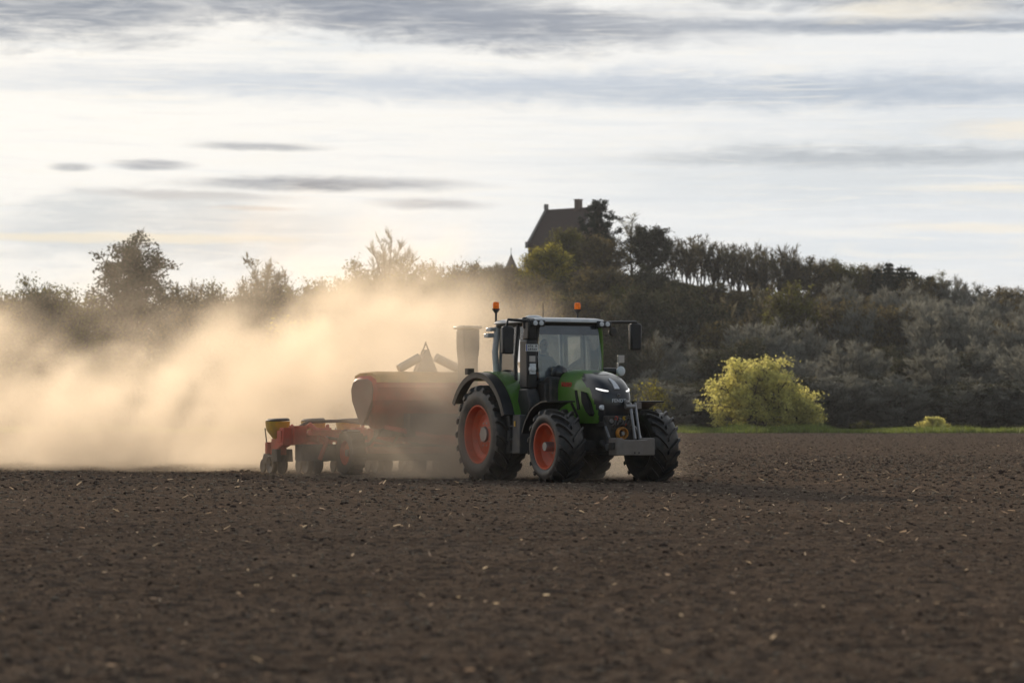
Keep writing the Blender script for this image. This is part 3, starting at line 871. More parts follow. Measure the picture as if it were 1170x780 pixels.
def make_house():
    d = 432.0
    gx = at(652, d); gz = float(hill(np.array(gx), np.array(d))) - 0.3
    t = thing('hilltop_house', 'old steep roofed tiled house with gables on the wooded hilltop', 'house', (gx, d, gz), R(-40))
    eave, ridge, hl, hw = 5.0, 33.0 - gz, 4.9, 4.2
    w = MB(); w.box(-hl, hl, -hw, hw, -1, eave); w.prism([(-hw, eave + 0.003), (hw, eave + 0.003), (0, ridge - 0.15)], 'x', -hl, hl); w.build('wall', 'wall', t, smooth=False)
    rf = MB(); s = 0.22
    for sg in (-1, 1):
        rf.prism([(sg * (hw + 0.35), eave - 0.25), (sg * (hw + 0.35), eave - 0.02), (0, ridge + s), (0, ridge)], 'x', -hl + 0.32, hl - 0.32)
    roof = rf.build('roof', 'tiles', t, smooth=False)
    for sg in (-1, 1):
        cp = MB(); x0, x1 = sorted((sg * (hl + 0.06), sg * (hl - 0.30)))
        for q in (-1, 1):
            cp.prism([(q * (hw + 0.45), eave - 0.3), (q * (hw + 0.45), eave + 0.25), (0, ridge + 0.50), (0, ridge + 0.1)], 'x', x0, x1)
        cp.box(x0 - 0.05, x1 + 0.05, -0.28, 0.28, ridge + 0.2, ridge + 1.05)
        cp.box(x0 - 0.03, x1 + 0.03, -hw - 0.62, -hw - 0.1, eave - 0.4, eave + 0.55)
        cp.build('gable_coping', 'cap', t, smooth=False)
    c = MB(); c.box(1.1, 1.95, -0.45, 0.45, ridge - 0.8, ridge + 1.35); c.box(1.02, 2.03, -0.53, 0.53, ridge + 1.353, ridge + 1.5); c.build('chimney', 'wall', roof, smooth=False)
    for sy in (-1, 1):
        for xx in (-3.2, -1.0, 1.2, 3.4):
            f = MB(); f.box(xx - 0.5, xx + 0.5, sy * (hw + 0.04) - 0.05, sy * (hw + 0.04) + 0.05, 1.4, 3.2); wf = f.build('window', 'cap', t, smooth=False)
            p = MB(); p.box(xx - 0.4, xx + 0.4, sy * (hw + 0.09) - 0.02, sy * (hw + 0.09) + 0.02, 1.5, 3.1); p.build('pane', 'pane', wf, smooth=False)


make_house()


def make_turret():
    d = 420.0; gx = at(584, d); gz = float(hill(np.array(gx), np.array(d))) - 0.3
    t = thing('stair_turret', 'small turret with pointed roof rising from the trees below the house', 'turret', (gx, d, gz))
    top = top_z(290, d) - gz
    MB().lathe([(0.01, -0.5), (1.0, -0.5), (1.0, top - 2.7), (0.01, top - 2.7)], 12, 'z').build('wall', 'wall', t, angle=30)
    rf = MB().lathe([(0.01, top - 2.75), (1.25, top - 2.75), (1.18, top - 2.55), (0.5, top - 1.1), (0.05, top)], 8, 'z').build('roof', 'slate', t, angle=20)
    MB().tube([(0, 0, top - 0.1), (0, 0, top + 0.9)], 0.05, 5).build('finial', 'slate', rf)


make_turret()


# ------------------------------------------------------------------ tractor
TH = R(27.4)
TO = Vector((1.67, 51.7, 0.0))
TROT = -math.pi / 2 + TH
Fv = Vector((math.sin(TH), -math.cos(TH), 0)); Lv = Vector((math.cos(TH), math.sin(TH), 0))


def tw(x, y, z=0.0): return TO + Fv * x + Lv * y + Vector((0, 0, z))


def wheel(parent, name, loc, s, Rt, hw, rim, nl, disc, hub_r, hub_out):
    """axle along y; s is the outer side. wheel = hub, with tyre and rim"""
    h = MB()
    h.lathe([(0.001, s * hub_out), (hub_r * 0.9, s * hub_out), (hub_r, s * (hub_out - 0.02)), (hub_r, s * (disc - 0.04)), (0.001, s * (disc - 0.04))], 20)
    for k in range(10):
        q = 2 * math.pi * k / 10
        c = (math.cos(q) * hub_r * 1.45, s * (disc + 0.012), math.sin(q) * hub_r * 1.45)
        h.lathe([(0.001, s * 0.022), (0.018, s * 0.022), (0.02, s * -0.012)], 6, 'y', c)
    w = h.build(name, 'steel', parent, loc)
    b = Rt - 0.055 * Rt / 0.67                                       # carcass radius under the lugs
    half = [(rim, hw * 0.80), (rim + 0.02, hw * 0.90), (rim + (b - rim) * 0.40, hw * 1.0), (rim + (b - rim) * 0.66, hw * 0.985),
            (b - 0.035, hw * 0.92), (b - 0.008, hw * 0.76), (b, hw * 0.4)]
    prof = [(r_, -y_) for r_, y_ in half] + [(r_, y_) for r_, y_ in reversed(half)]
    ty = MB(); ty.lathe(prof, 64, 'y')
    lw = 0.055 * Rt / 0.67
    for k in range(nl):
        for sd in (-1, 1):
            ph = 2 * math.pi * (k + (0.5 if sd > 0 else 0)) / nl
            st = [(0.03, 0, 0), (0.25, .3, 0), (0.5, .6, 0), (0.76, .86, -0.004), (0.93, 1.0, -0.022), (0.995, 1.04, -0.06)]
            vs, fs = [], []
            for i, (yf, pf, dr) in enumerate(st):
                y = sd * yf * hw; a = ph + pf * hw * 0.92 / Rt
                wd = lw * (0.9 if i else 1.25) * (1.25 if i > 3 else 1)
                for rr, ww in ((b - 0.03, wd * 0.72), (Rt + dr, wd * 0.46)):
                    for e in (-1, 1):
                        q = a + e * ww / Rt; vs.append((math.cos(q) * rr, y, math.sin(q) * rr))
            for i in range(len(st) - 1):
                o = i * 4
                for p, q in ((0, 2), (2, 3), (3, 1), (1, 0)): fs.append((o + p, o + q, o + 4 + q, o + 4 + p))
            fs.append((0, 1, 3, 2)); e = (len(st) - 1) * 4; fs.append((e + 2, e + 3, e + 1, e))
            ty.add(vs, fs)
    ty.build('tyre', 'tyre', w, angle=32)
    rm = MB()
    y1 = hw * 0.80
    rm.lathe([(rim + 0.015, s * (y1 + 0.012)), (rim + 0.012, s * (y1 + 0.03)), (rim - 0.015, s * (y1 + 0.03)), (rim - 0.03, s * (y1 - 0.01)), (rim - 0.045, s * y1 * 0.6),
              (rim - 0.10, s * (disc + 0.05)), (rim - 0.16, s * disc), (hub_r * 2.0, s * (disc + 0.005)), (hub_r * 1.75, s * (disc + 0.03)), (hub_r * 0.95, s * (disc + 0.03))], 48)
    MB().lathe([(rim + 0.012, -s * (y1 + 0.02)), (rim - 0.02, -s * (y1 + 0.02)), (rim - 0.05, -s * y1 * 0.5), (rim - 0.13, s * (disc - 0.02)), (hub_r, s * (disc - 0.03))], 48).build('inner_rim', 'dark', w)
    rm.build('rim', 'orange', w, angle=35)
    return w


def make_tractor():
    t = thing('tractor', 'green farm tractor with orange wheel rims pulling the red planter', 'tractor', TO, TROT)
    # --- running gear
    for s in (-1, 1):
        wheel(t, 'front_wheel', (0, s * 0.98, 0.645), s, 0.675, 0.27, 0.405, 17, 0.03, 0.085, 0.245)
        wheel(t, 'rear_wheel', (-2.65, s * 0.95, 0.85), s, 0.925, 0.325, 0.54, 20, 0.10, 0.15, 0.17)
    c = MB()
    c.box(-3.1, -1.2, -0.34, 0.34, 0.55, 1.15); c.box(-1.2, 0.62, -0.26, 0.26, 0.62, 1.2)
    c.box(-0.16, 0.16, -0.72, 0.72, 0.55, 0.74); c.tube([(0, -0.9, 0.645), (0, 0.9, 0.645)], 0.11, 12)
    c.tube([(-2.65, -0.95, 0.85), (-2.65, 0.95, 0.85)], 0.16, 14)
    c.box(-2.2, -1.25, 0.40, 1.0, 0.5, 1.15, 0.03, 0.02)                # left fuel tank
    c.box(-0.9, -0.2, -0.40, 0.40, 1.05, 1.25); c.box(-0.3, 0.56, -0.22, 0.22, 0.50, 0.65)
    c.tube([(0.1, -0.66, 0.75), (-0.35, -0.36, 0.80)], 0.035, 8); c.tube([(0.1, 0.66, 0.75), (-0.35, 0.36, 0.80)], 0.035, 8)
    c.tube([(-0.05, -0.45, 0.9), (-0.1, -0.5, 0.6)], 0.07, 10); c.tube([(-0.05, 0.45, 0.9), (-0.1, 0.5, 0.6)], 0.07, 10)
    c.build('chassis', 'dark', t, bevel=0.015)
    # --- bonnet, from horizontal slices
    zs = [1.06, 1.12, 1.2, 1.3, 1.4, 1.5, 1.58, 1.66, 1.70, 1.75, 1.80, 1.84, 1.88, 1.91, 1.94, 1.96, 1.975, 1.985]
    xf = np.interp(zs, [1.06, 1.15, 1.3, 1.5, 1.62, 1.68, 1.77, 1.86, 1.93, 1.97, 1.985], [0.44, 0.50, 0.54, 0.54, 0.52, 0.47, 0.36, 0.17, -0.10, -0.5, -0.95])
    hw = np.interp(zs, [1.06, 1.5, 1.72, 1.80, 1.87, 1.92, 1.96, 1.985], [0.40, 0.42, 0.42, 0.40, 0.36, 0.31, 0.22, 0.05])
    zs = [z if z <= 1.66 else 1.66 + (z - 1.66) * 1.20 for z in zs]
    rear = -0.98; N = 30
    rings = []
    for z, f_, w in zip(zs, xf, hw):
        ring = []
        for i in range(2 * N + 1):
            u = -1 + i / N                                                # -1 right side rear .. 0 nose .. 1
            a = abs(u); L = max(f_ - rear, 0.02); nose = min(0.5, L * 0.5)
            if a > 0.62: x = rear + (1 - a) / 0.38 * (L - nose); y = w
            else:
                q = (0.62 - a) / 0.62 * math.pi / 2; p = 0.52
                x = f_ - nose + nose * abs(math.sin(q)) ** p; y = w * abs(math.cos(q)) ** p if a > 1e-6 else 0
            y *= 1 - 0.17 * min(1, max(0, (x + 0.25) / 0.6))
            ring.append((x, math.copysign(y, u) if a > 1e-6 else 0.0, z))
        rings.append(ring)
    gm, km = MB(), MB()
    allv = [p for r_ in rings for p in r_]; n = 2 * N + 1
    gf, kf = [], []
    for j in range(len(zs) - 1):
        for i in range(n - 1):
            q = (j * n + i, j * n + i + 1, (j + 1) * n + i + 1, (j + 1) * n + i)
            cx = sum(allv[k][0] for k in q) / 4; cz = sum(allv[k][2] for k in q) / 4; cyy = sum(allv[k][1] for k in q) / 4
            edge = np.interp(cz, [1.06, 1.12, 1.25, 1.69, 1.83, 1.93, 2.06], [0.33, 0.36, 0.36, 0.115, -0.10, -0.20, 0.0])
            (kf if cx > edge else gf).append(q)
    gm.add(allv, gf); km.add(allv, kf)
    last = len(zs) - 1
    hood = gm.build('bonnet', 'green', t, angle=50)
    bm = bmesh.new(); bm.from_mesh(hood.data); bmesh.ops.delete(bm, geom=[v for v in bm.verts if not v.link_faces], context='VERTS'); bm.to_mesh(hood.data); bm.free()
    mask = km.build('nose_mask', 'mask', hood, angle=50)
    bm = bmesh.new(); bm.from_mesh(mask.data); bmesh.ops.delete(bm, geom=[v for v in bm.verts if not v.link_faces], context='VERTS'); bm.to_mesh(mask.data); bm.free()
    for s in (-1, 1):
        y0, y1 = s * 0.33, s * 0.424
        v = MB().prism([(-0.10, 1.64), (0.06, 1.61), (0.18, 1.46), (0.27, 1.24), (0.23, 1.19), (0.08, 1.27), (-0.08, 1.45)], 'y', y0, y1); v.build('side_vent', 'vent', hood, smooth=False)
        v = MB().prism([(-0.34, 1.66), (-0.25, 1.66), (-0.16, 1.32), (-0.24, 1.30)], 'y', y0, y1); v.build('side_slot', 'vent', hood, smooth=False)
    # daytime lamps: strips that follow the nose at z 1.66
    def nose_pt(u, z, out=0.012):
        f_ = np.interp(z, zs, xf); w = np.interp(z, zs, hw); L = f_ - rear; nose = min(0.5, L * 0.5); a = abs(u)
        q = (0.62 - a) / 0.62 * math.pi / 2; p = 0.52
        X_ = f_ - nose + (nose + out) * abs(math.sin(q)) ** p
        return Vector((X_, math.copysign((w * (1 - 0.17 * min(1, max(0, (X_ + 0.25) / 0.6))) + out) * abs(math.cos(q)) ** p, u), z))
    for s in (-1, 1):
        d = MB(); pts = []
        for k in range(8):
            u = s * (0.11 + 0.30 * k / 7); pts.append((nose_pt(u, 1.640 + 0.045 * (k / 7) ** 1.5, 0.010)))
        vs, fs = [], []
        for i, p in enumerate(pts):
            hh = 0.011 + 0.006 * math.sin(math.pi * i / 7)
            inw = Vector((-0.03, 0, 0))
            vs += [p + Vector((0, 0, -hh)), p + Vector((0, 0, hh)), p + inw + Vector((0, 0, hh)), p + inw + Vector((0, 0, -hh))]
        for i in range(7):
            for k in range(4): fs.append((i * 4 + k, i * 4 + (k + 1) % 4, i * 4 + 4 + (k + 1) % 4, i * 4 + 4 + k))
        fs += [(0, 1, 2, 3), (28, 31, 30, 29)]
        d.add(vs, fs); d.build('daytime_lamp', 'drl', mask)
        p = nose_pt(s * 0.30, 1.345, 0.0)
        MB().lathe([(0.001, 0.02), (0.042, 0.018), (0.05, 0.0), (0.05, -0.05)], 16, 'x', p).build('headlamp', 'lamp', mask)
    # silver chevron emblem on the bonnet lip
    e = MB(); vs, fs = [], []
    ptsE = [(0.24, 1.866, 0.018, -0.03), (0.33, 1.815, 0.036, -0.01), (0.41, 1.748, 0.046, 0.0), (0.485, 1.672, 0.052, 0.0)]
    for x_, z_, w_, oy in ptsE: vs += [(x_ + 0.012, -w_ + oy, z_ + 0.010), (x_ + 0.012, w_ + oy, z_ + 0.010), (x_ - 0.03, w_ + oy, z_ - 0.02), (x_ - 0.03, -w_ + oy, z_ - 0.02)]
    for i in range(3):
        for k in range(4): fs.append((i * 4 + k, i * 4 + (k + 1) % 4, i * 4 + 4 + (k + 1) % 4, i * 4 + 4 + k))
    fs += [(0, 1, 2, 3), (15, 14, 13, 12)]
    e.add(vs, fs); e.build('emblem_stripe', 'stripe', mask)
    MB().lathe([(0.030, 0.0), (0.030, 0.012), (0.022, 0.014), (0.022, 0.0)], 20, 'x', (0.542, 0.0, 1.565)).build('badge_ring', 'steel', mask)
    text_mesh('lettering', 'FENDT', 0.085, 'letter', mask, frame_mtx((0.553, 0, 1.465), (0, 1, 0), (0, 0, 1)), 0.006, 0.0, 0.002)
    text_mesh('lettering', 'VARIO', 0.115, 'red_letter', hood, frame_mtx((-0.66, -0.424, 1.765), (1, 0, -0.05), (0, 0.02, 1)), 0.006, 0.25, 0.003)
    text_mesh('lettering', 'VARIO', 0.115, 'red_letter', hood, frame_mtx((-0.66, 0.424, 1.765), (-1, 0, 0.05), (0, -0.02, 1)), 0.006, 0.25, 0.003)
    # grille lower part and engine front
    g = MB(); g.box(0.25, 0.50, -0.30, 0.30, 1.0, 1.09); g.box(0.15, 0.55, -0.24, 0.24, 0.82, 1.0)
    for k in range(7):
        y = -0.27 + 0.09 * k; g.tube([(0.48, y, 1.12), (0.60, y * 0.8, 1.04), (0.58, y * 0.7, 0.92)], 0.014, 6)
    g.build('front_mounting', 'dark', t, bevel=0.01)
    # --- front linkage, weight, guard
    fl = MB()
    for s in (-1, 1):
        fl.tube([(0.45, s * 0.30, 0.72), (0.75, s * 0.34, 0.62), (1.0, s * 0.34, 0.60)], 0.055, 10)
        fl.tube([(0.52, s * 0.26, 1.06), (0.80, s * 0.34, 0.66)], 0.040, 8)
        fl.prism([(0.4, 0.55), (0.68, 0.6), (0.64, 1.02), (0.45, 1.05)], 'y', s * 0.22, s * 0.27)
    fl.box(0.60, 0.66, -0.22, 0.22, 0.95, 1.02)
    L = fl.build('front_linkage', 'dark', t, bevel=0.008)
    lk = MB()
    for y in (0.16, 0.26): lk.tube([(0.86, y, 0.78), (0.76, y, 1.12), (0.68, y, 1.43)], 0.026, 8)
    lk.tube([(0.70, 0.05, 1.36), (0.70, 0.24, 1.36)], 0.045, 10); lk.tube([(0.66, 0.145, 1.40), (0.56, 0.145, 1.44)], 0.05, 8)
    lk.build('top_link', 'steel', L)
    hs = MB(); hr = random.Random(4)
    for k in range(6):
        y = -0.16 + 0.07 * k
        hs.tube([(0.54, y, 1.18), (0.70, y + 0.03, 1.16 - 0.03 * (k % 3)), (0.74, y + 0.06 * hr.uniform(-1, 1), 1.04), (0.62, y, 0.97)], 0.014, 6)
    hs.build('hydraulic_hose', 'hose', L)
    for s in (-1, 1):
        MB().tube([(0.60, s * 0.30, 1.0), (0.78, s * 0.325, 0.80)], 0.022, 8).build('lift_ram', 'steel', L)
        MB().lathe([(0.001, 0.04), (0.05, 0.04), (0.06, 0.02), (0.06, -0.02), (0.001, -0.02)], 14, 'y', (0.86, s * 0.40, 0.64)).build('ball_joint', 'steel', L)
    for k, (y, z, mt) in enumerate(((-0.20, 1.10, 'steel'), (-0.10, 1.15, 'red'), (-0.02, 1.12, 'steel'), (0.07, 1.15, 'yellow'), (-0.16, 1.00, 'grey'), (0.10, 1.02, 'red'))):
        MB().tube([(0.50, y, z), (0.62, y, z)], 0.030, 10).lathe([(0.001, 0.02), (0.038, 0.02), (0.042, 0.0), (0.001, -0.01)], 10, 'x', (0.63, y, z)).build('coupling', mt, L)
    MB().box(0.60, 0.68, 0.27, 0.40, 1.32, 1.44).tube([(0.56, 0.30, 1.30), (0.64, 0.33, 1.40), (0.60, 0.38, 1.52)], 0.018, 6).build('socket_block', 'grey', L, bevel=0.015)
    MB().lathe([(0.06, 0.0), (0.115, 0.0), (0.118, 0.05), (0.10, 0.10), (0.09, 0.10), (0.085, 0.02)], 24, 'x', (0.66, -0.02, 0.88)).build('shaft_guard', 'pto', L)
    MB().tube([(0.56, -0.02, 0.88), (0.74, -0.02, 0.88)], 0.035, 10).build('drive_shaft', 'steel', L)
    wt = MB()
    wt.prism([(-0.39, 0.49), (0.39, 0.49), (0.39, 0.80), (0.27, 0.80), (0.23, 0.765), (-0.23, 0.765), (-0.27, 0.80), (-0.39, 0.80)], 'x', 0.86, 1.17)
    wt.box(0.76, 0.862, -0.30, 0.30, 0.55, 0.74)
    W = wt.build('front_weight', 'grey', t, smooth=False, bevel=0.018)
    for y in (-0.03, 0.06): MB().lathe([(0.001, 0.012), (0.014, 0.012), (0.014, -0.005)], 8, 'x', (1.173, y, 0.54)).build('weight_bolt', 'dark', W)
    MB().box(0.95, 1.1, -0.44, -0.391, 0.60, 0.72).build('weight_pin', 'dark', W); MB().box(0.95, 1.1, 0.391, 0.46, 0.60, 0.74).build('weight_pin', 'dark', W)
    # --- mudguards
    for s in (-1, 1):
        o, i_ = s * 1.215, s * 0.64
        f_ = MB().arc((0, 0.645), lambda a: 0.80 + 0.12 * max(0, (a - 110) / 60), 84, 166, min(o, i_), max(o, i_), 0.025, 18)
        f_.tube([(0, s * 0.68, 1.43), (0, s * 0.55, 1.2), (0, s * 0.5, 0.8)], 0.025, 6)
        f_.build('front_mudguard', 'black', t)
        rfun = lambda a: float(np.interp(a, [10, 19, 45, 80, 110, 150], [1.20, 1.18, 1.14, 1.12, 1.11, 1.12]))
        o, i_ = s * 1.28, s * 1.06
        rg = MB().arc((-2.65, 0.865), rfun, 17, 150, min(o, i_), max(o, i_), 0.035, 26, lip=0.07, lip_y=o).build('rear_mudguard', 'black', t)
        o, i_ = s * 1.057, s * 0.66
        MB().arc((-2.65, 0.865), lambda a: rfun(a) + 0.012, 12, 118, min(o, i_), max(o, i_), 0.04, 24).build('inner_guard', 'green', rg)
        MB().box(-3.42, -3.30, s * 1.05 - 0.07, s * 1.05 + 0.07, 1.98, 2.10).tube([(-3.30, s * 1.05, 2.02), (-3.0, s * 0.95, 1.98), (-2.9, s * 0.9, 1.86)], 0.02, 6).build('tail_lamp', 'dark', t)
    # --- steps and battery box on the right side
    st = MB()
    st.box(-1.98, -1.72, -1.06, -0.45, 0.50, 1.20, 0.01, 0.01); st.box(-1.56, -1.24, -1.08, -0.45, 0.50, 1.22, 0.02, 0.01)
    for z in (0.50, 0.74, 0.98): st.box(-1.72, -1.56, -1.05, -0.6, z, z + 0.04)
    stp = st.build('side_step', 'step', t, bevel=0.02)
    MB().box(-1.46, -1.40, -1.086, -1.081, 1.0, 1.10).build('step_marker', 'yellow', stp)
    s2 = MB()
    s2.box(-1.30, -1.22, 0.60, 1.0, 0.45, 1.25, 0.01, 0.01); s2.box(-1.75, -1.30, 0.62, 1.02, 0.5, 0.55); s2.box(-1.75, -1.30, 0.62, 1.02, 0.82, 0.87)
    s2.build('cab_ladder', 'black', t, bevel=0.01)
    # --- cab
    body = MB()
    body.prism([(-2.90, 1.55), (-2.90, 1.86), (-2.25, 1.86), (-1.95, 1.50), (-1.42, 1.62), (-1.36, 1.80), (-1.05, 1.80), (-1.05, 1.15), (-2.0, 1.15), (-2.45, 1.55)], 'y', -0.655, 0.655)
    cab = body.build('cab_body', 'dark', t, bevel=0.02)
    fr = MB()
    for s in (-1, 1):
        fr.tube([(-2.02, s * 0.735, 1.50), (-2.05, s * 0.745, 2.2), (-2.02, s * 0.70, 2.90)], 0.035, 8)
        MB().tube([(-2.88, s * 0.71, 1.84), (-2.93, s * 0.725, 2.4), (-2.90, s * 0.69, 2.88)], 0.062, 10).build('rear_pillar', 'white', t)  # sunlight on the dark rear pillars is put in as white colour
        fr.tube([(-2.88, s * 0.69, 2.90), (-1.30, s * 0.66, 2.90)], 0.04, 8)
        fr.tube([(-2.88, s * 0.69, 1.87), (-2.30, s * 0.73, 1.87), (-1.97, s * 0.735, 1.50), (-1.42, s * 0.70, 1.58)], 0.028, 6)
    fr.tube([(-1.38, -0.70, 1.58), (-1.40, -0.72, 2.2), (-1.32, -0.65, 2.90)], 0.04, 8)
    fr.tube([(-2.90, -0.69, 2.87), (-2.90, 0.69, 2.87)], 0.045, 8); fr.tube([(-1.33, -0.66, 2.90), (-1.33, 0.66, 2.90)], 0.035, 8)
    fr.tube([(-2.90, -0.69, 1.88), (-2.90, 0.69, 1.88)], 0.04, 8); fr.tube([(-1.36, -0.68, 1.80), (-1.34, 0.68, 1.80)], 0.04, 8)
    fr.build('cab_frame', 'black', t)
    MB().tube([(-1.36, 0.68, 1.62), (-1.38, 0.715, 2.2), (-1.34, 0.69, 2.65), (-1.30, 0.64, 2.91)], 0.042, 8).build('front_pillar', 'green', t)
    MB().tube([(-1.28, 0.74, 1.98), (-1.28, 0.98, 2.06), (-1.28, 1.0, 1.96), (-1.28, 0.86, 1.62)], 0.014, 6).build('hand_rail', 'green', t)

    def pane(name, pts, mat='glass', th=0.006):
        P = [Vector(p) for p in pts]; nrm = (P[1] - P[0]).cross(P[2] - P[0]).normalized() * th
        n_ = len(P); m = MB(); m.add(P + [p + nrm for p in P], [tuple(range(n_)), tuple(range(2 * n_ - 1, n_ - 1, -1))] + [(i, (i + 1) % n_, (i + 1) % n_ + n_, i + n_) for i in range(n_)])
        return m.build(name, mat, t, smooth=False)
    pane('windscreen', [(-1.270, -0.66, 1.84), (-1.270, 0.66, 1.84), (-1.285, 0.67, 2.3), (-1.318, 0.63, 2.70), (-1.318, -0.63, 2.70), (-1.285, -0.68, 2.3)])
    pane('sun_strip', [(-1.318, -0.63, 2.703), (-1.318, 0.63, 2.703), (-1.335, 0.62, 2.87), (-1.335, -0.62, 2.87)], 'visor')
    for s in (-1, 1):
        pane('door_glass', [(-1.99, s * 0.735, 1.56), (-1.45, s * 0.705, 1.62), (-1.43, s * 0.715, 2.2), (-1.36, s * 0.66, 2.86), (-1.99, s * 0.695, 2.86), (-2.02, s * 0.74, 2.2)])
        pane('quarter_glass', [(-2.84, s * 0.70, 1.92), (-2.30, s * 0.735, 1.90), (-2.07, s * 0.738, 1.60), (-2.08, s * 0.742, 2.2), (-2.06, s * 0.70, 2.86), (-2.84, s * 0.675, 2.86)])
    pane('rear_window', [(-2.91, -0.66, 1.93), (-2.91, 0.66, 1.93), (-2.89, 0.64, 2.82), (-2.89, -0.64, 2.82)])
    rf = MB()
    prof = [(2.925, 0.80, 0.0), (2.935, 0.83, 0.03), (2.95, 0.83, 0.03), (2.99, 0.79, 0.0), (3.015, 0.68, -0.10), (3.03, 0.4, -0.35)]
    rr = []
    for z, w, e_ in prof:
        ring = []
        for k in range(40):
            q = 2 * math.pi * k / 40; cs, sn = math.cos(q), math.sin(q)
            ring.append((-2.10 + (0.86 + e_) * math.copysign(abs(cs) ** 0.28, cs), w * math.copysign(abs(sn) ** 0.28, sn), z))
        rr.append(ring)
    vs = [p for q in rr for p in q]; fs = [tuple(range(39, -1, -1)), tuple(range(200, 240))]
    for j in range(5):
        for k in range(40): fs.append((j * 40 + k, j * 40 + (k + 1) % 40, (j + 1) * 40 + (k + 1) % 40, (j + 1) * 40 + k))
    rf.add(vs, fs); roof = rf.build('roof', 'white', t, angle=35)
    ln = MB().box(-2.85, -1.34, -0.63, 0.63, 2.87, 2.924); ln.build('roof_lining', 'dark', roof)
    MB().lathe([(0.001, 3.08), (0.10, 3.075), (0.16, 3.05), (0.17, 3.02), (0.001, 3.02)], 20, 'z', (-1.95, -0.42, 0.0)).build('satellite_receiver', 'white', roof)
    MB().tube([(-2.35, 0.0, 3.02), (-2.35, 0.0, 3.33)], 0.008, 5).build('antenna', 'black', roof)
    for s in (-1, 1):                                                     # rear corner work lamps and vents
        MB().box(-3.05, -2.86, s * 0.80 - 0.06, s * 0.80 + 0.06, 2.80, 2.87).box(-3.08, -2.9, s * 0.82 - 0.07, s * 0.82 + 0.07, 2.68, 2.76).build('rear_work_lamp', 'white', roof, bevel=0.015)
        wl = MB().box(-1.30, -1.18, s * 0.70 - 0.17, s * 0.70 + 0.13, 2.84, 2.965).build('lamp_housing', 'black', roof, bevel=0.02)
        for k in (-1, 1): MB().lathe([(0.001, 0.016), (0.042, 0.012), (0.048, 0.0), (0.048, -0.03)], 16, 'x', (-1.178, s * 0.70 - 0.02 + k * 0.062, 2.905)).build('work_lamp', 'lamp', wl)
    MB().lathe([(0.001, 0.05), (0.07, 0.045), (0.085, 0.0), (0.06, -0.05), (0.001, -0.06)], 16, 'x', (-1.2, 0.86, 2.765)).tube([(-1.22, 0.86, 2.84), (-1.22, 0.86, 2.75)], 0.02, 6).build('round_work_lamp', 'dark', roof)
    for bx, by in ((-2.86, -0.74), (-2.42, 0.78)):
        bp = MB().tube([(bx, by, 2.93), (bx, by, 3.20)], 0.022, 8).lathe([(0.001, 3.23), (0.075, 3.225), (0.07, 3.20), (0.03, 3.15), (0.02, 3.14)], 14, 'z', (bx, by, 0)).build('beacon', 'black', t)
        MB().lathe([(0.056, 3.222), (0.060, 3.25), (0.060, 3.32), (0.05, 3.35), (0.001, 3.36)], 16, 'z', (bx, by, 0)).build('beacon_lens', 'amber', bp)
    # --- exhaust column with plate and lamp
    ex = MB()
    ex.prism([(-1.60, 1.20), (-1.14, 1.20), (-1.10, 1.45), (-1.24, 1.70), (-1.57, 1.70), (-1.63, 1.45)], 'y', -0.93, -0.70)
    ex.box(-1.56, -1.25, -0.92, -0.71, 1.70, 2.60)
    ex.prism([(-1.50, 2.60), (-1.25, 2.60), (-1.22, 2.95), (-1.30, 3.0), (-1.42, 3.0), (-1.44, 2.8)], 'y', -0.90, -0.73)
    ex.tube([(-1.40, -0.86, 2.80), (-1.42, -0.88, 3.02)], [0.06, 0.055], 12)
    exo = ex.build('exhaust_column', 'black', t, bevel=0.03)
    # the plate bracket faces forward, as the lamps do
    pb = MB().box(-1.245, -1.225, -0.955, -0.705, 2.385, 2.515).build('number_plate', 'plate', exo)
    MB().box(-1.2245, -1.2215, -0.953, -0.937, 2.39, 2.51).build('plate_band', 'plate_blue', pb)
    ink = MB(); pr = random.Random(2)
    for rowz in (2.458, 2.397):
        for k in range(5):
            y = -0.910 + 0.038 * k
            if rowz > 2.43 and k == 3: continue
            ink.box(-1.2245, -1.221, y, y + 0.006, rowz + 0.004, rowz + 0.040); ink.box(-1.2245, -1.221, y + 0.016, y + 0.022, rowz + 0.004, rowz + 0.040)
            ink.box(-1.2245, -1.221, y + 0.008, y + 0.018, rowz + (0.037 if pr.random() < 0.5 else 0.018), rowz + (0.045 if pr.random() < 0.5 else 0.026))
    ink.build('plate_characters', 'ink', pb, smooth=False)
    MB().box(-1.245, -1.222, -0.88, -0.76, 2.19, 2.30).build('reflector', 'reflector', exo, bevel=0.005)
    MB().lathe([(0.001, 0.05), (0.05, 0.045), (0.07, 0.01), (0.07, -0.06)], 18, 'x', (-1.22, -0.82, 2.06)).box(-1.24, -1.20, -0.88, -0.76, 1.96, 2.16).build('column_lamp', 'lamp', exo, bevel=0.01)
    # intake hump beside the exhaust, seen through the screen foot
    MB().lathe([(0.05, 0.0), (0.13, 0.02), (0.15, 0.10), (0.12, 0.2), (0.02, 0.24)], 18, 'x', (-1.24, -0.30, 1.98)).build('intake_hump', 'mask', t)
    MB().prism([(-1.25, 1.15), (-0.98, 1.10), (-0.98, 1.90), (-1.12, 1.93), (-1.25, 1.86)], 'y', -0.58, 0.58).build('bulkhead', 'dark', t, bevel=0.03)
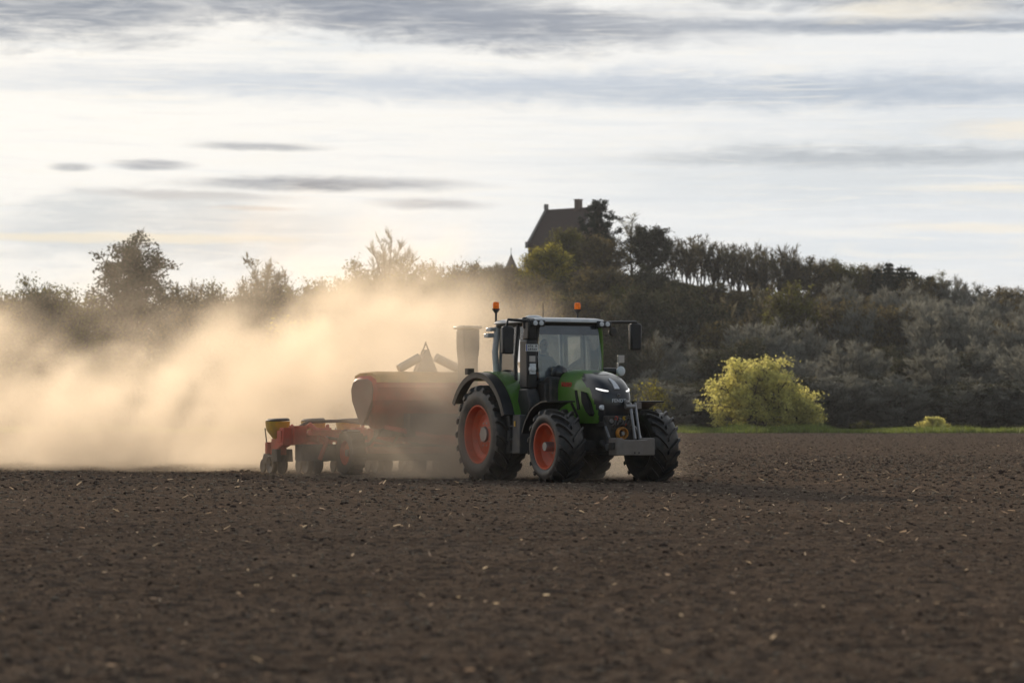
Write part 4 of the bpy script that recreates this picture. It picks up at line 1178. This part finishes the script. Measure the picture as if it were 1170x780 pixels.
    # --- mirrors
    for s, my, mz in ((-1, 1.27, 2.585), (1, 1.44, 2.68)):
        a = MB().tube([(-1.30, s * 0.72, 2.94), (-1.30, s * 0.98, 2.95), (-1.34, s * (my + 0.0), 2.965), (-1.35, s * (my + 0.03), mz + 0.24)], 0.028, 8).build('mirror_arm', 'black', t)
        MB().prism([(s * my - 0.115, mz - 0.25), (s * my + 0.105, mz - 0.255), (s * my + 0.12, mz + 0.22), (s * my + 0.09, mz + 0.26), (s * my - 0.09, mz + 0.26), (s * my - 0.12, mz + 0.22)], 'x', -1.42, -1.30).build('mirror', 'black', a, bevel=0.03)
    # --- lamp arm on the far side
    la = MB().tube([(-1.26, 0.70, 2.03), (-1.18, 0.92, 2.03)], 0.065, 12).build('lamp_arm', 'black', t)
    MB().lathe([(0.001, 0.06), (0.075, 0.05), (0.095, 0.02), (0.07, -0.05), (0.001, -0.08)], 18, 'x', (-1.12, 0.98, 2.03)).build('arm_lamp', 'lamp', la)
    MB().tube([(-1.18, 0.95, 2.10), (-1.20, 0.98, 2.2)], 0.02, 6).box(-1.23, -1.17, 0.97, 1.10, 2.19, 2.33).build('signal_lamp', 'reflector', la, bevel=0.01)
    # --- inside the cab
    se = MB().box(-2.55, -2.0, -0.27, 0.27, 1.62, 1.76).prism([(-2.62, 1.72), (-2.46, 1.72), (-2.56, 2.42), (-2.68, 2.42)], 'y', -0.25, 0.25).box(-2.5, -2.1, -0.2, 0.2, 1.45, 1.62)
    se.build('seat', 'seat', t, bevel=0.04)
    sw = MB(); cw = Vector((-1.72, 0, 2.06)); ax = Vector((0.45, 0, 0.9)).normalized(); bx_ = Vector((0.9, 0, -0.45)).normalized()
    sw.tube([cw + (Vector((0, 1, 0)) * math.cos(q) + bx_ * math.sin(q)) * 0.20 for q in [2 * math.pi * k / 24 for k in range(25)]], 0.016, 6, cap=False)
    for q in (0.5, 2.6, 4.7): sw.tube([cw, cw + (Vector((0, 1, 0)) * math.cos(q) + bx_ * math.sin(q)) * 0.20], 0.014, 5)
    sw.tube([cw, cw - ax * 0.22 + Vector((0.12, 0, 0)), (-1.45, 0, 1.75)], [0.04, 0.05, 0.09], 8)
    sw.build('steering_wheel', 'black', t)
    MB().box(-2.35, -1.9, -0.55, -0.30, 1.74, 1.92).box(-1.70, -1.66, -0.62, -0.38, 2.02, 2.22).tube([(-1.9, -0.5, 1.9), (-1.7, -0.5, 2.05)], 0.02, 6).build('armrest_terminal', 'black', t, bevel=0.015)
    return t


make_tractor()


# ------------------------------------------------------------------ driver
def skin_obj(name, verts, edges, radii, mat, parent, root=0, sub=2):
    me = bpy.data.meshes.new(name); me.from_pydata(verts, edges, []); me.update()
    o = bpy.data.objects.new(name, me); COL.objects.link(o); o.parent = parent
    sk = o.modifiers.new('skin', 'SKIN'); sk.use_smooth_shade = True
    for i, v in enumerate(me.skin_vertices[0].data):
        r_ = radii[i]; v.radius = r_ if isinstance(r_, tuple) else (r_, r_); v.use_root = (i == root)
    ss = o.modifiers.new('sub', 'SUBSURF'); ss.levels = sub; ss.render_levels = sub
    me.materials.append(M[mat]); return o


def make_driver():
    p = thing('person', 'person in a blue grey work jacket driving, seated behind the windscreen of the tractor cab', 'person', tw(-2.3, 0, 1.76), TROT)
    # local: x forward, z up, origin at the seat
    V = [(0, 0, 0.08), (-0.05, 0, 0.28), (-0.08, 0, 0.46), (-0.07, 0, 0.56), (-0.05, 0, 0.64),
         (-0.07, 0.17, 0.50), (0.06, 0.26, 0.28), (0.33, 0.17, 0.33), (0.42, 0.15, 0.345),
         (-0.07, -0.17, 0.50), (0.02, -0.27, 0.27), (0.26, -0.33, 0.22), (0.34, -0.34, 0.23),
         (0.05, 0.11, 0.07), (0.42, 0.15, 0.12), (0.52, 0.15, -0.28), (0.64, 0.15, -0.32),
         (0.05, -0.11, 0.07), (0.42, -0.15, 0.12), (0.52, -0.15, -0.28), (0.64, -0.15, -0.32)]
    E = [(0, 1), (1, 2), (2, 3), (3, 4), (2, 5), (5, 6), (6, 7), (7, 8), (2, 9), (9, 10), (10, 11), (11, 12), (0, 13), (13, 14), (14, 15), (15, 16), (0, 17), (17, 18), (18, 19), (19, 20)]
    rad = [(0.15, 0.13), (0.14, 0.11), (0.15, 0.11), 0.06, 0.055, 0.075, 0.052, 0.042, 0.032, 0.075, 0.052, 0.042, 0.032, 0.095, 0.07, 0.05, 0.04, 0.095, 0.07, 0.05, 0.04]
    skin_obj('body', V, E, rad, 'jacket', p)
    h = MB(); vs, fs = [], []
    nu, nv = 20, 14
    for j in range(nv + 1):
        ph = math.pi * j / nv
        for i in range(nu):
            q = 2 * math.pi * i / nu
            x, y, z = math.sin(ph) * math.cos(q), math.sin(ph) * math.sin(q), math.cos(ph)
            X_ = x * 0.098; Y_ = y * 0.077; Z_ = z * 0.118
            if z < -0.1: X_ *= 1 + 0.10 * (x > 0); Y_ *= 1 + 0.35 * z
            if x > 0.6 and abs(y) < 0.35 and -0.35 < z < 0.12: X_ += 0.022 * (1 - abs(y) / 0.35)        # nose
            if x > 0.7 and 0.05 < z < 0.35 and abs(y) > 0.15: X_ -= 0.008                                  # eye sockets
            vs.append((X_ - 0.02, Y_, Z_ + 0.755))
    for j in range(nv):
        for i in range(nu): fs.append((j * nu + i, j * nu + (i + 1) % nu, (j + 1) * nu + (i + 1) % nu, (j + 1) * nu + i))
    h.add(vs, fs)
    h.tube([(-0.05, 0, 0.60), (-0.03, 0, 0.70)], 0.055, 12)
    for s in (-1, 1): h.lathe([(0.001, s * 0.084), (0.022, s * 0.086), (0.03, s * 0.074)], 10, 'y', (-0.02, 0, 0.755))
    hd = h.build('head', 'skin', p, angle=70)
    e = MB()
    for s in (-1, 1): e.lathe([(0.001, 0.008), (0.009, 0.004), (0.011, -0.01)], 8, 'x', (0.070, s * 0.032, 0.775))
    e.tube([(0.074, -0.02, 0.695), (0.080, 0, 0.694), (0.074, 0.02, 0.695)], 0.004, 5)
    e.build('eyes_and_mouth', 'hair', hd)
    ha = MB(); ha.add([(v[0] * 1.07 - 0.006, v[1] * 1.08, (v[2] - 0.755) * 1.07 + 0.760) for v in vs[:nu * 7]],
                      [f for f in fs if max(f) < nu * 7 and not (max(f) > nu * 4 and any(vs[k][0] > 0.03 for k in f))]); ha.build('hair', 'hair', p)
    for s, base, d in ((1, (0.43, 0.145, 0.35), Vector((0.5, -0.15, -0.25))), (-1, (0.35, -0.345, 0.235), Vector((0.9, 0, -0.35)))):
        B = Vector(base); d = d.normalized(); side = d.cross(Vector((0, 0, 1))).normalized()
        V = [B - d * 0.03, B + d * 0.05]; E = [(0, 1)]; rad = [(0.030, 0.022), (0.040, 0.018)]
        for k, ln in enumerate((0.060, 0.070, 0.066, 0.052)):
            a = B + d * 0.075 + side * (k - 1.5) * 0.021; n0 = len(V)
            V += [a, a + d * ln * 0.5 - Vector((0, 0, 0.01)), a + d * ln * 0.6 - Vector((0, 0, 0.045)), a + d * ln * 0.25 - Vector((0, 0, 0.06))]
            E += [(1, n0), (n0, n0 + 1), (n0 + 1, n0 + 2), (n0 + 2, n0 + 3)]; rad += [0.0105, 0.0095, 0.009, 0.008]
        a = B + d * 0.01 + side * s * 0.035; n0 = len(V)
        V += [a, a + d * 0.035 + side * s * 0.02 - Vector((0, 0, 0.015)), a + d * 0.06 + side * s * 0.015 - Vector((0, 0, 0.035))]
        E += [(0, n0), (n0, n0 + 1), (n0 + 1, n0 + 2)]; rad += [0.013, 0.011, 0.009]
        skin_obj('hand', [tuple(v) for v in V], E, rad, 'skin', p, 0, 1)


make_driver()


# ------------------------------------------------------------------ planter
def make_planter():
    X0 = -8.4
    t = thing('seed_planter', 'red seed planter with yellow hoppers and a wide tank, trailing in the dust', 'planter', tw(X0, 0), TROT)
    def bx(m, x0, x1, *a, **k): return m.box(x0 - X0, x1 - X0, *a, **k)
    def P(x, y, z): return (x - X0, y, z)
    # frame: drawbar, cross bars
    f_ = MB(); f_.tube([P(-3.45, 0, 0.55), P(-4.4, 0, 0.62), P(-6.6, 0, 0.72), P(-9.0, 0, 0.80)], 0.11, 8)
    bx(f_, -9.14, -8.92, -2.6, 2.6, 0.66, 0.90); bx(f_, -8.45, -8.30, -2.2, 2.2, 0.80, 0.92)
    for y in (-2.0, -0.9, 0.9, 2.0): f_.tube([P(-8.4, y, 0.85), P(-9.0, y, 0.83)], 0.06, 6)
    for y in (-1.0, 1.0): f_.tube([P(-8.0, y, 0.95), P(-8.0, y, 0.45)], 0.07, 8)
    f_.tube([P(-8.05, -1.25, 0.5), P(-8.05, 1.25, 0.5)], 0.07, 8)
    for y in (-1.0, 1.0): f_.tube([P(-7.3, y, 0.98), P(-6.4, y * 0.2, 0.75)], 0.055, 6)
    f_.build('frame', 'red', t, bevel=0.01)
    # tank: hexagonal hopper, wide across the track
    tk = MB(); hwid = 1.32
    side = [(-7.62, 0.92), (-7.82, 0.92), (-8.30, 1.50), (-8.36, 1.78), (-8.22, 1.98), (-7.95, 2.04), (-7.40, 2.04), (-7.14, 1.96), (-7.06, 1.78), (-7.10, 1.52)]
    n = len(side)
    rings = [(-hwid, 0.84), (-hwid + 0.05, 0.95), (-hwid + 0.14, 1.0), (0, 1.0), (hwid - 0.14, 1.0), (hwid - 0.05, 0.95), (hwid, 0.84)]
    vs = []
    for y, sc in rings:
        for (x, z) in side: vs.append(((x + 7.72) * sc - 7.72 - X0, y * (1.0 if z > 1.4 else 0.86), (z - 1.5) * sc + 1.5))
    fs = [tuple(range(n)), tuple(range(6 * n + n - 1, 6 * n - 1, -1))]
    for j in range(6):
        for k in range(n): fs.append((j * n + k, j * n + (k + 1) % n, (j + 1) * n + (k + 1) % n, (j + 1) * n + k))
    tk.add(vs, fs); tank = tk.build('tank', 'red', t, angle=28)
    # tank ends, the dust-lit tone put into their colour, and lid
    for s in (-1, 1):
        sp = MB(); poly = [((x + 7.72) * 0.842 - 7.72 - X0, (z - 1.5) * 0.842 + 1.5) for x, z in side]
        sp.prism(poly, 'y', s * (hwid + 0.014), s * (hwid - 0.05)); sp.build('end_panel', 'tank_end_lit', tank, bevel=0.02)
    lid = MB(); vs = []
    for y in (-hwid + 0.06, -hwid + 0.2, 0, hwid - 0.2, hwid - 0.06):
        e_ = 0.0 if abs(y) > 1.2 else 0.03
        for x, z in ((-8.27, 1.90), (-8.20, 2.02 + e_), (-7.95, 2.075 + e_), (-7.40, 2.075 + e_), (-7.15, 2.0 + e_), (-7.08, 1.88)): vs.append(P(x, y, z))
    fs = [(0, 1, 2, 3, 4, 5), tuple(range(29, 23, -1))]
    for j in range(4):
        for k in range(6): fs.append((j * 6 + k, j * 6 + (k + 1) % 6, (j + 1) * 6 + (k + 1) % 6, (j + 1) * 6 + k))
    lid.add(vs, fs); lid.build('tank_cover', 'tarp', tank, angle=50)
    lo = MB(); bx(lo, -7.05, -6.75, -0.7, 0.7, 0.80, 1.25); bx(lo, -8.2, -7.2, -0.9, 0.9, 0.78, 0.96)
    for y in (-0.9, -0.45, 0.0, 0.45, 0.9): lo.tube([P(-7.6, y, 0.95), P(-7.9, y * 1.2, 0.62), P(-8.9, y * 1.9, 0.78)], 0.035, 6)
    bx(lo, -8.90, -8.55, -2.3, 2.3, 0.28, 0.62); lo.build('metering_unit', 'dark', t, bevel=0.02)
    # pale filling arms folded on the tank
    ar = MB()
    ar.tube([P(-7.5, -0.30, 2.02), P(-7.5, -0.02, 2.62), P(-7.5, 0.02, 2.72)], 0.018, 6); ar.tube([P(-7.5, 0.30, 2.02), P(-7.5, 0.02, 2.68)], 0.018, 6)
    ar.prism([(-0.22, 2.06), (0.26, 2.06), (0.06, 2.56), (-0.02, 2.56)], 'x', -7.62 - X0, -7.44 - X0)
    A = ar.build('filling_mast', 'pale', t)
    MB().tube([P(-7.45, -0.62, 2.16), P(-7.45, -0.58, 2.18), P(-7.45, -0.16, 2.40)], [0.085, 0.09, 0.09], 14).build('mast_tube', 'pale', A)
    MB().tube([P(-7.45, 0.22, 2.40), P(-7.45, 0.68, 2.20), P(-7.45, 0.72, 2.17)], [0.09, 0.09, 0.085], 14).build('mast_tube', 'pale', A)
    # fan tower between tank and tractor
    tw_ = MB()
    tw_.prism([(0.0, 1.0), (0.26, 1.0), (0.28, 2.30), (0.31, 2.55), (0.31, 2.93), (-0.05, 2.93), (-0.05, 2.55), (-0.02, 2.30)], 'x', -5.98 - X0, -5.62 - X0)
    tw_.tube([P(-5.8, 0, 1.0), P(-5.8, 0, 0.7)], 0.12, 10)
    T = tw_.build('fan_tower', 'tower', t, bevel=0.03)
    cp = MB(); bx(cp, -6.03, -5.57, -0.095, 0.355, 2.933, 3.0); cp.build('tower_cap', 'pale', T, bevel=0.03)
    # carrying wheels
    for s in (-1, 1):
        h = MB().lathe([(0.001, s * 0.10), (0.07, s * 0.10), (0.08, 0)], 14).build('carrying_wheel', 'steel', t, P(-8.05, s * 1.42, 0.45))
        ty = MB().lathe([(0.25, -0.14), (0.33, -0.17), (0.42, -0.15), (0.45, -0.08), (0.45, 0.08), (0.42, 0.15), (0.33, 0.17), (0.25, 0.14)], 32)
        for k in range(20):
            q = 2 * math.pi * k / 20; c_, s_ = math.cos(q), math.sin(q)
            ty.add([(c_ * 0.44 + e * s_ * 0.03 + c_ * o, y, s_ * 0.44 - e * c_ * 0.03 + s_ * o) for y in (-0.14, 0.14) for o in (0, 0.035) for e in (-1, 1)],
                   [(0, 1, 3, 2), (4, 6, 7, 5), (0, 2, 6, 4), (1, 5, 7, 3), (2, 3, 7, 6), (0, 4, 5, 1)])
        ty.build('tyre', 'tyre', h)
        MB().lathe([(0.255, s * 0.13), (0.24, s * 0.14), (0.22, s * 0.05), (0.08, s * 0.05)], 24).lathe([(0.255, -s * 0.13), (0.22, s * 0.05)], 24).build('rim', 'red', h)
    # row units
    first = None
    for k in range(7):
        y = -2.43 + 0.80 * k
        if first is None:
            u = MB()
            u.box(-0.62, -0.14, -0.09, 0.09, 0.40, 0.74, 0.05, 0.01)
            for z in (0.60, 0.80): u.tube([(0.12, -0.08, z + 0.03), (-0.22, -0.08, z - 0.05)], 0.025, 6); u.tube([(0.12, 0.08, z + 0.03), (-0.22, 0.08, z - 0.05)], 0.025, 6)
            u.prism([(-0.60, 0.45), (-0.50, 0.55), (-1.02, 0.26), (-1.06, 0.18)], 'y', -0.04, 0.04)
            u.tube([(-0.16, 0.11, 0.62), (0.02, 0.13, 0.98), (0.05, 0.13, 1.02)], [0.05, 0.045, 0.03], 8)
            u.box(-0.02, 0.24, -0.16, 0.16, 0.60, 0.96, 0.02, 0.02); u.box(-0.72, -0.60, -0.16, 0.16, 0.42, 0.66)
            first = u.build('row_unit', 'red', t, P(-9.08, y, 0), bevel=0.01)
            hp = MB(); sec = [(0.70, 0.06, 0.07), (0.80, 0.14, 0.14), (0.90, 0.215, 0.205), (0.98, 0.235, 0.225), (1.09, 0.245, 0.235)]
            vs, fs = [], []
            for z, a, b in sec:
                for i in range(20):
                    q = 2 * math.pi * i / 20; c_, s_ = math.cos(q), math.sin(q)
                    vs.append((-0.42 + a * math.copysign(abs(c_) ** 0.6, c_), b * math.copysign(abs(s_) ** 0.6, s_), z))
            for j in range(4):
                for i in range(20): fs.append((j * 20 + i, j * 20 + (i + 1) % 20, j * 20 + 20 + (i + 1) % 20, j * 20 + 20 + i))
            fs += [tuple(range(19, -1, -1)), tuple(range(80, 100))]
            hp.add(vs, fs); hp.build('hopper', 'yellow', first, angle=50)
            ld = MB(); vs, fs = [], []
            for z, a in ((1.092, 0.235), (1.125, 0.235), (1.15, 0.20)):
                for i in range(20):
                    q = 2 * math.pi * i / 20; c_, s_ = math.cos(q), math.sin(q)
                    vs.append((-0.42 + a * math.copysign(abs(c_) ** 0.6, c_), (a - 0.01) * math.copysign(abs(s_) ** 0.6, s_), z + 0.012 * s_))
            for j in range(2):
                for i in range(20): fs.append((j * 20 + i, j * 20 + (i + 1) % 20, j * 20 + 20 + (i + 1) % 20, j * 20 + 20 + i))
            fs += [tuple(range(19, -1, -1)), tuple(range(40, 60))]
            ld.add(vs, fs); ld.build('lid', 'black', first)
            gw = MB()
            for s in (-1, 1): gw.lathe([(0.05, s * 0.10), (0.15, s * 0.08), (0.19, s * 0.06), (0.20, s * 0.09), (0.20, s * 0.15), (0.18, s * 0.17), (0.05, s * 0.13)], 20, 'y', (-0.45, 0, 0.20))
            gw.build('gauge_wheel', 'tyre', first)
            od = MB()
            for s in (-1, 1): od.lathe([(0.02, s * 0.05), (0.19, s * 0.02), (0.195, s * 0.01), (0.02, s * 0.03)], 20, 'y', (-0.18, 0, 0.19)).box(-0.34, -0.02, s * 0.13 - 0.05, s * 0.13 + 0.05, 0.26, 0.52, 0.04)
            od.box(-0.95, -0.55, -0.14, 0.14, 0.22, 0.42, 0.06, 0.02); od.build('opener', 'dark', first, bevel=0.01)
            cw = MB()
            for s in (-1, 1): cw.lathe([(0.01, s * 0.03), (0.14, s * 0.05), (0.15, s * 0.07), (0.14, s * 0.09), (0.01, s * 0.08)], 18, 'y', (-1.02, 0, 0.16))
            cw.build('closing_wheel', 'dark', first)
            MB().lathe([(0.001, 0.13), (0.16, 0.11), (0.17, 0.09), (0.001, 0.08)], 18, 'y', (-0.36, 0.0, 0.55)).build('meter_housing', 'dark', first)
            MB().tube([(-0.42, 0.24, 0.92), (-0.50, 0.22, 0.66), (-0.55, 0.10, 0.50)], 0.014, 6).tube([(-0.62, -0.2, 0.95), (-0.66, -0.14, 0.6), (-0.60, -0.07, 0.48)], 0.014, 6).build('seed_tube', 'hose', first)
        else:
            o = first.copy(); COL.objects.link(o); o.parent = t; o.location = P(-9.08, y, 0)
            for ch in first.children:
                c = ch.copy(); COL.objects.link(c); c.parent = o
    for hp_, hr_ in (([P(-9.0, -2.15, 0.98), P(-8.9, -2.0, 1.08), P(-8.85, -1.2, 1.10), P(-8.7, -0.6, 1.02)], 0.035),
                     ([P(-8.8, -2.05, 0.50), P(-8.7, -2.0, 0.58), P(-8.6, -1.5, 0.56), P(-8.4, -1.0, 0.72), P(-8.0, -0.7, 0.98)], 0.028),
                     ([P(-8.9, 2.1, 0.98), P(-8.85, 1.2, 1.10), P(-8.7, 0.6, 1.02)], 0.035)):
        MB().tube(hp_, hr_, 8).build('supply_hose', 'hose', t)
    for s in (-1, 1):
        ml = MB()
        ml.tube([P(-8.95, s * 2.15, 0.86), P(-8.7, s * 2.05, 1.02), P(-8.5, s * 1.75, 0.70), P(-8.55, s * 1.9, 0.30)], [0.06, 0.06, 0.06, 0.05], 8)
        bx(ml, -9.0, -8.72, s * 2.25 - 0.14, s * 2.25 + 0.14, 0.62, 1.0)
        ml.build('marker_arm', 'red', t, bevel=0.01)


make_planter()


# ------------------------------------------------------------------ dust raised by the planter: a density grid
DUST_DENSITY = 1.0


def make_dust():
    m = bpy.data.materials.new('dust_cloud'); m.use_nodes = True; t = m.node_tree
    for n in list(t.nodes): t.nodes.remove(n)
    out = t.nodes.new('ShaderNodeOutputMaterial'); pv = t.nodes.new('ShaderNodeVolumePrincipled')
    pv.inputs['Color'].default_value = (0.84, 0.74, 0.61, 1); pv.inputs['Density'].default_value = DUST_DENSITY
    pv.inputs['Anisotropy'].default_value = 0.45
    t.links.new(pv.outputs[0], out.inputs['Volume'])
    vol = bpy.data.volumes.new('dust'); o = bpy.data.objects.new('dust', vol); COL.objects.link(o)
    vol.materials.append(m); kind(o, 'stuff')
    ng = bpy.data.node_groups.new('dust_density', 'GeometryNodeTree')
    ng.interface.new_socket(name='Geometry', in_out='INPUT', socket_type='NodeSocketGeometry')
    ng.interface.new_socket(name='Geometry', in_out='OUTPUT', socket_type='NodeSocketGeometry')
    go = ng.nodes.new('NodeGroupOutput'); vc = ng.nodes.new('GeometryNodeVolumeCube'); sm = ng.nodes.new('GeometryNodeSetMaterial')
    sm.inputs['Material'].default_value = m
    lo, hi, vox = (-34.0, 49.0, -0.15), (4.5, 84.0, 8.5), 0.23
    vc.inputs['Min'].default_value = lo; vc.inputs['Max'].default_value = hi
    for k, ax in enumerate('XYZ'): vc.inputs['Resolution ' + ax].default_value = int((hi[k] - lo[k]) / vox)
    p = ng.nodes.new('GeometryNodeInputPosition').outputs[0]
    x, y, z = sep(ng, p)
    n1 = noise(ng, xyz(ng, x, y * 0.8, z * 1.2 + 3.0), 0.26, 3.0, 0.55, 0.3) - 0.5
    n2 = noise(ng, xyz(ng, x * 0.85 + 7.0, y * 0.85, z * 1.1 - x * 0.35), 0.50, 6.0, 0.60, 0.9)
    xs = x + n1 * 4.0
    # main bank: behind the planter and away to the left
    front = 59.6 + (x + 5.3).ss(0.0, 5.0) * 2.4 + n1 * 3.0
    fy = (y - front).ss(0.0, 2.0) * (y - front - n1 * 6.0).ss(19.0, 9.0) * y.ss(83.5, 79.0)
    fx = xs.ss(0.3, -2.4) * x.ss(-33.5, -27.0)
    top = 2.0 + n1 * 6.0 + (n2 - 0.5) * 6.0 + (x + 2.0).ss(-6.5, -2.0) * 1.7
    fz = (z - top).ss(1.3, -1.5)
    main = fy * fx * fz * (0.04 + n2.ss(0.45, 0.57) * 0.96) * 0.25
    # thinner dust drifting higher, in torn shreds
    veil = fy * xs.ss(0.6, -2.4) * x.ss(-33.5, -27.0) * (z - 4.0 - n1 * 7.0 - (x + 2.0).ss(-9.0, -2.0) * 1.2).ss(2.0, -1.5) * n2.ss(0.47, 0.60) * (0.024 + (x + 2.0).ss(-8.0, -2.5) * 0.085)
    # low dust rolling out under the planter and past the rear wheel
    u = (x - TO.x) * Fv.x + (y - TO.y) * Fv.y          # along the tractor
    w = (x - TO.x) * Lv.x + (y - TO.y) * Lv.y          # across
    low = u.ss(-2.2, -4.2) * u.ss(-15.0, -10.0) * (0.28 + u.ss(-8.6, -6.5) * 0.72) * w.ss(-3.8, -2.0) * w.ss(4.0, 2.4) * (z - 0.75 - n1 * 2.4).ss(0.6, -0.8) * n2.ss(0.40, 0.60) * 0.60
    mid = u.ss(-3.0, -5.0) * u.ss(-11.0, -7.0) * w.ss(-3.2, -0.8) * w.ss(2.6, 0.6) * (z - 2.6 - n1 * 3.0).ss(1.0, -1.0) * n2.ss(0.36, 0.64) * 0.15
    col = u.ss(-2.9, -3.6) * u.ss(-6.6, -5.4) * w.ss(-2.2, -0.6) * w.ss(1.5, 0.2) * (z - 3.1 - n1 * 2.0).ss(0.7, -0.7) * n2.ss(0.34, 0.62) * 0.45
    wheel_ = u.ss(-0.8, -2.6) * u.ss(-5.5, -3.5) * w.ss(-2.8, -1.4) * w.ss(2.0, 1.2) * (z - 0.55 - n1 * 1.4).ss(0.6, -0.5) * n2.ss(0.34, 0.62) * 0.50
    den = (main + veil + low + mid + col + wheel_) * z.ss(-0.15, 0.05)
    ng.links.new(den.k, vc.inputs['Density'])
    ng.links.new(vc.outputs[0], sm.inputs[0]); ng.links.new(sm.outputs[0], go.inputs[0])
    md = o.modifiers.new('dust_density', 'NODES'); md.node_group = ng
    vol.render.step_size = 0.0
    return o


make_dust()


# ------------------------------------------------------------------ evening air
def make_haze():
    m = bpy.data.materials.new('haze_air'); m.use_nodes = True; t = m.node_tree
    for n in list(t.nodes): t.nodes.remove(n)
    out = t.nodes.new('ShaderNodeOutputMaterial'); pv = t.nodes.new('ShaderNodeVolumePrincipled')
    pv.inputs['Color'].default_value = (0.90, 0.93, 0.97, 1); pv.inputs['Density'].default_value = 0.00014; pv.inputs['Anisotropy'].default_value = 0.0
    t.links.new(pv.outputs[0], out.inputs['Volume'])
    kind(MB().box(-760, 760, -160, 960, -1.8, 48).build('haze', m, smooth=False), 'stuff')


make_haze()
bpy.context.view_layer.update()
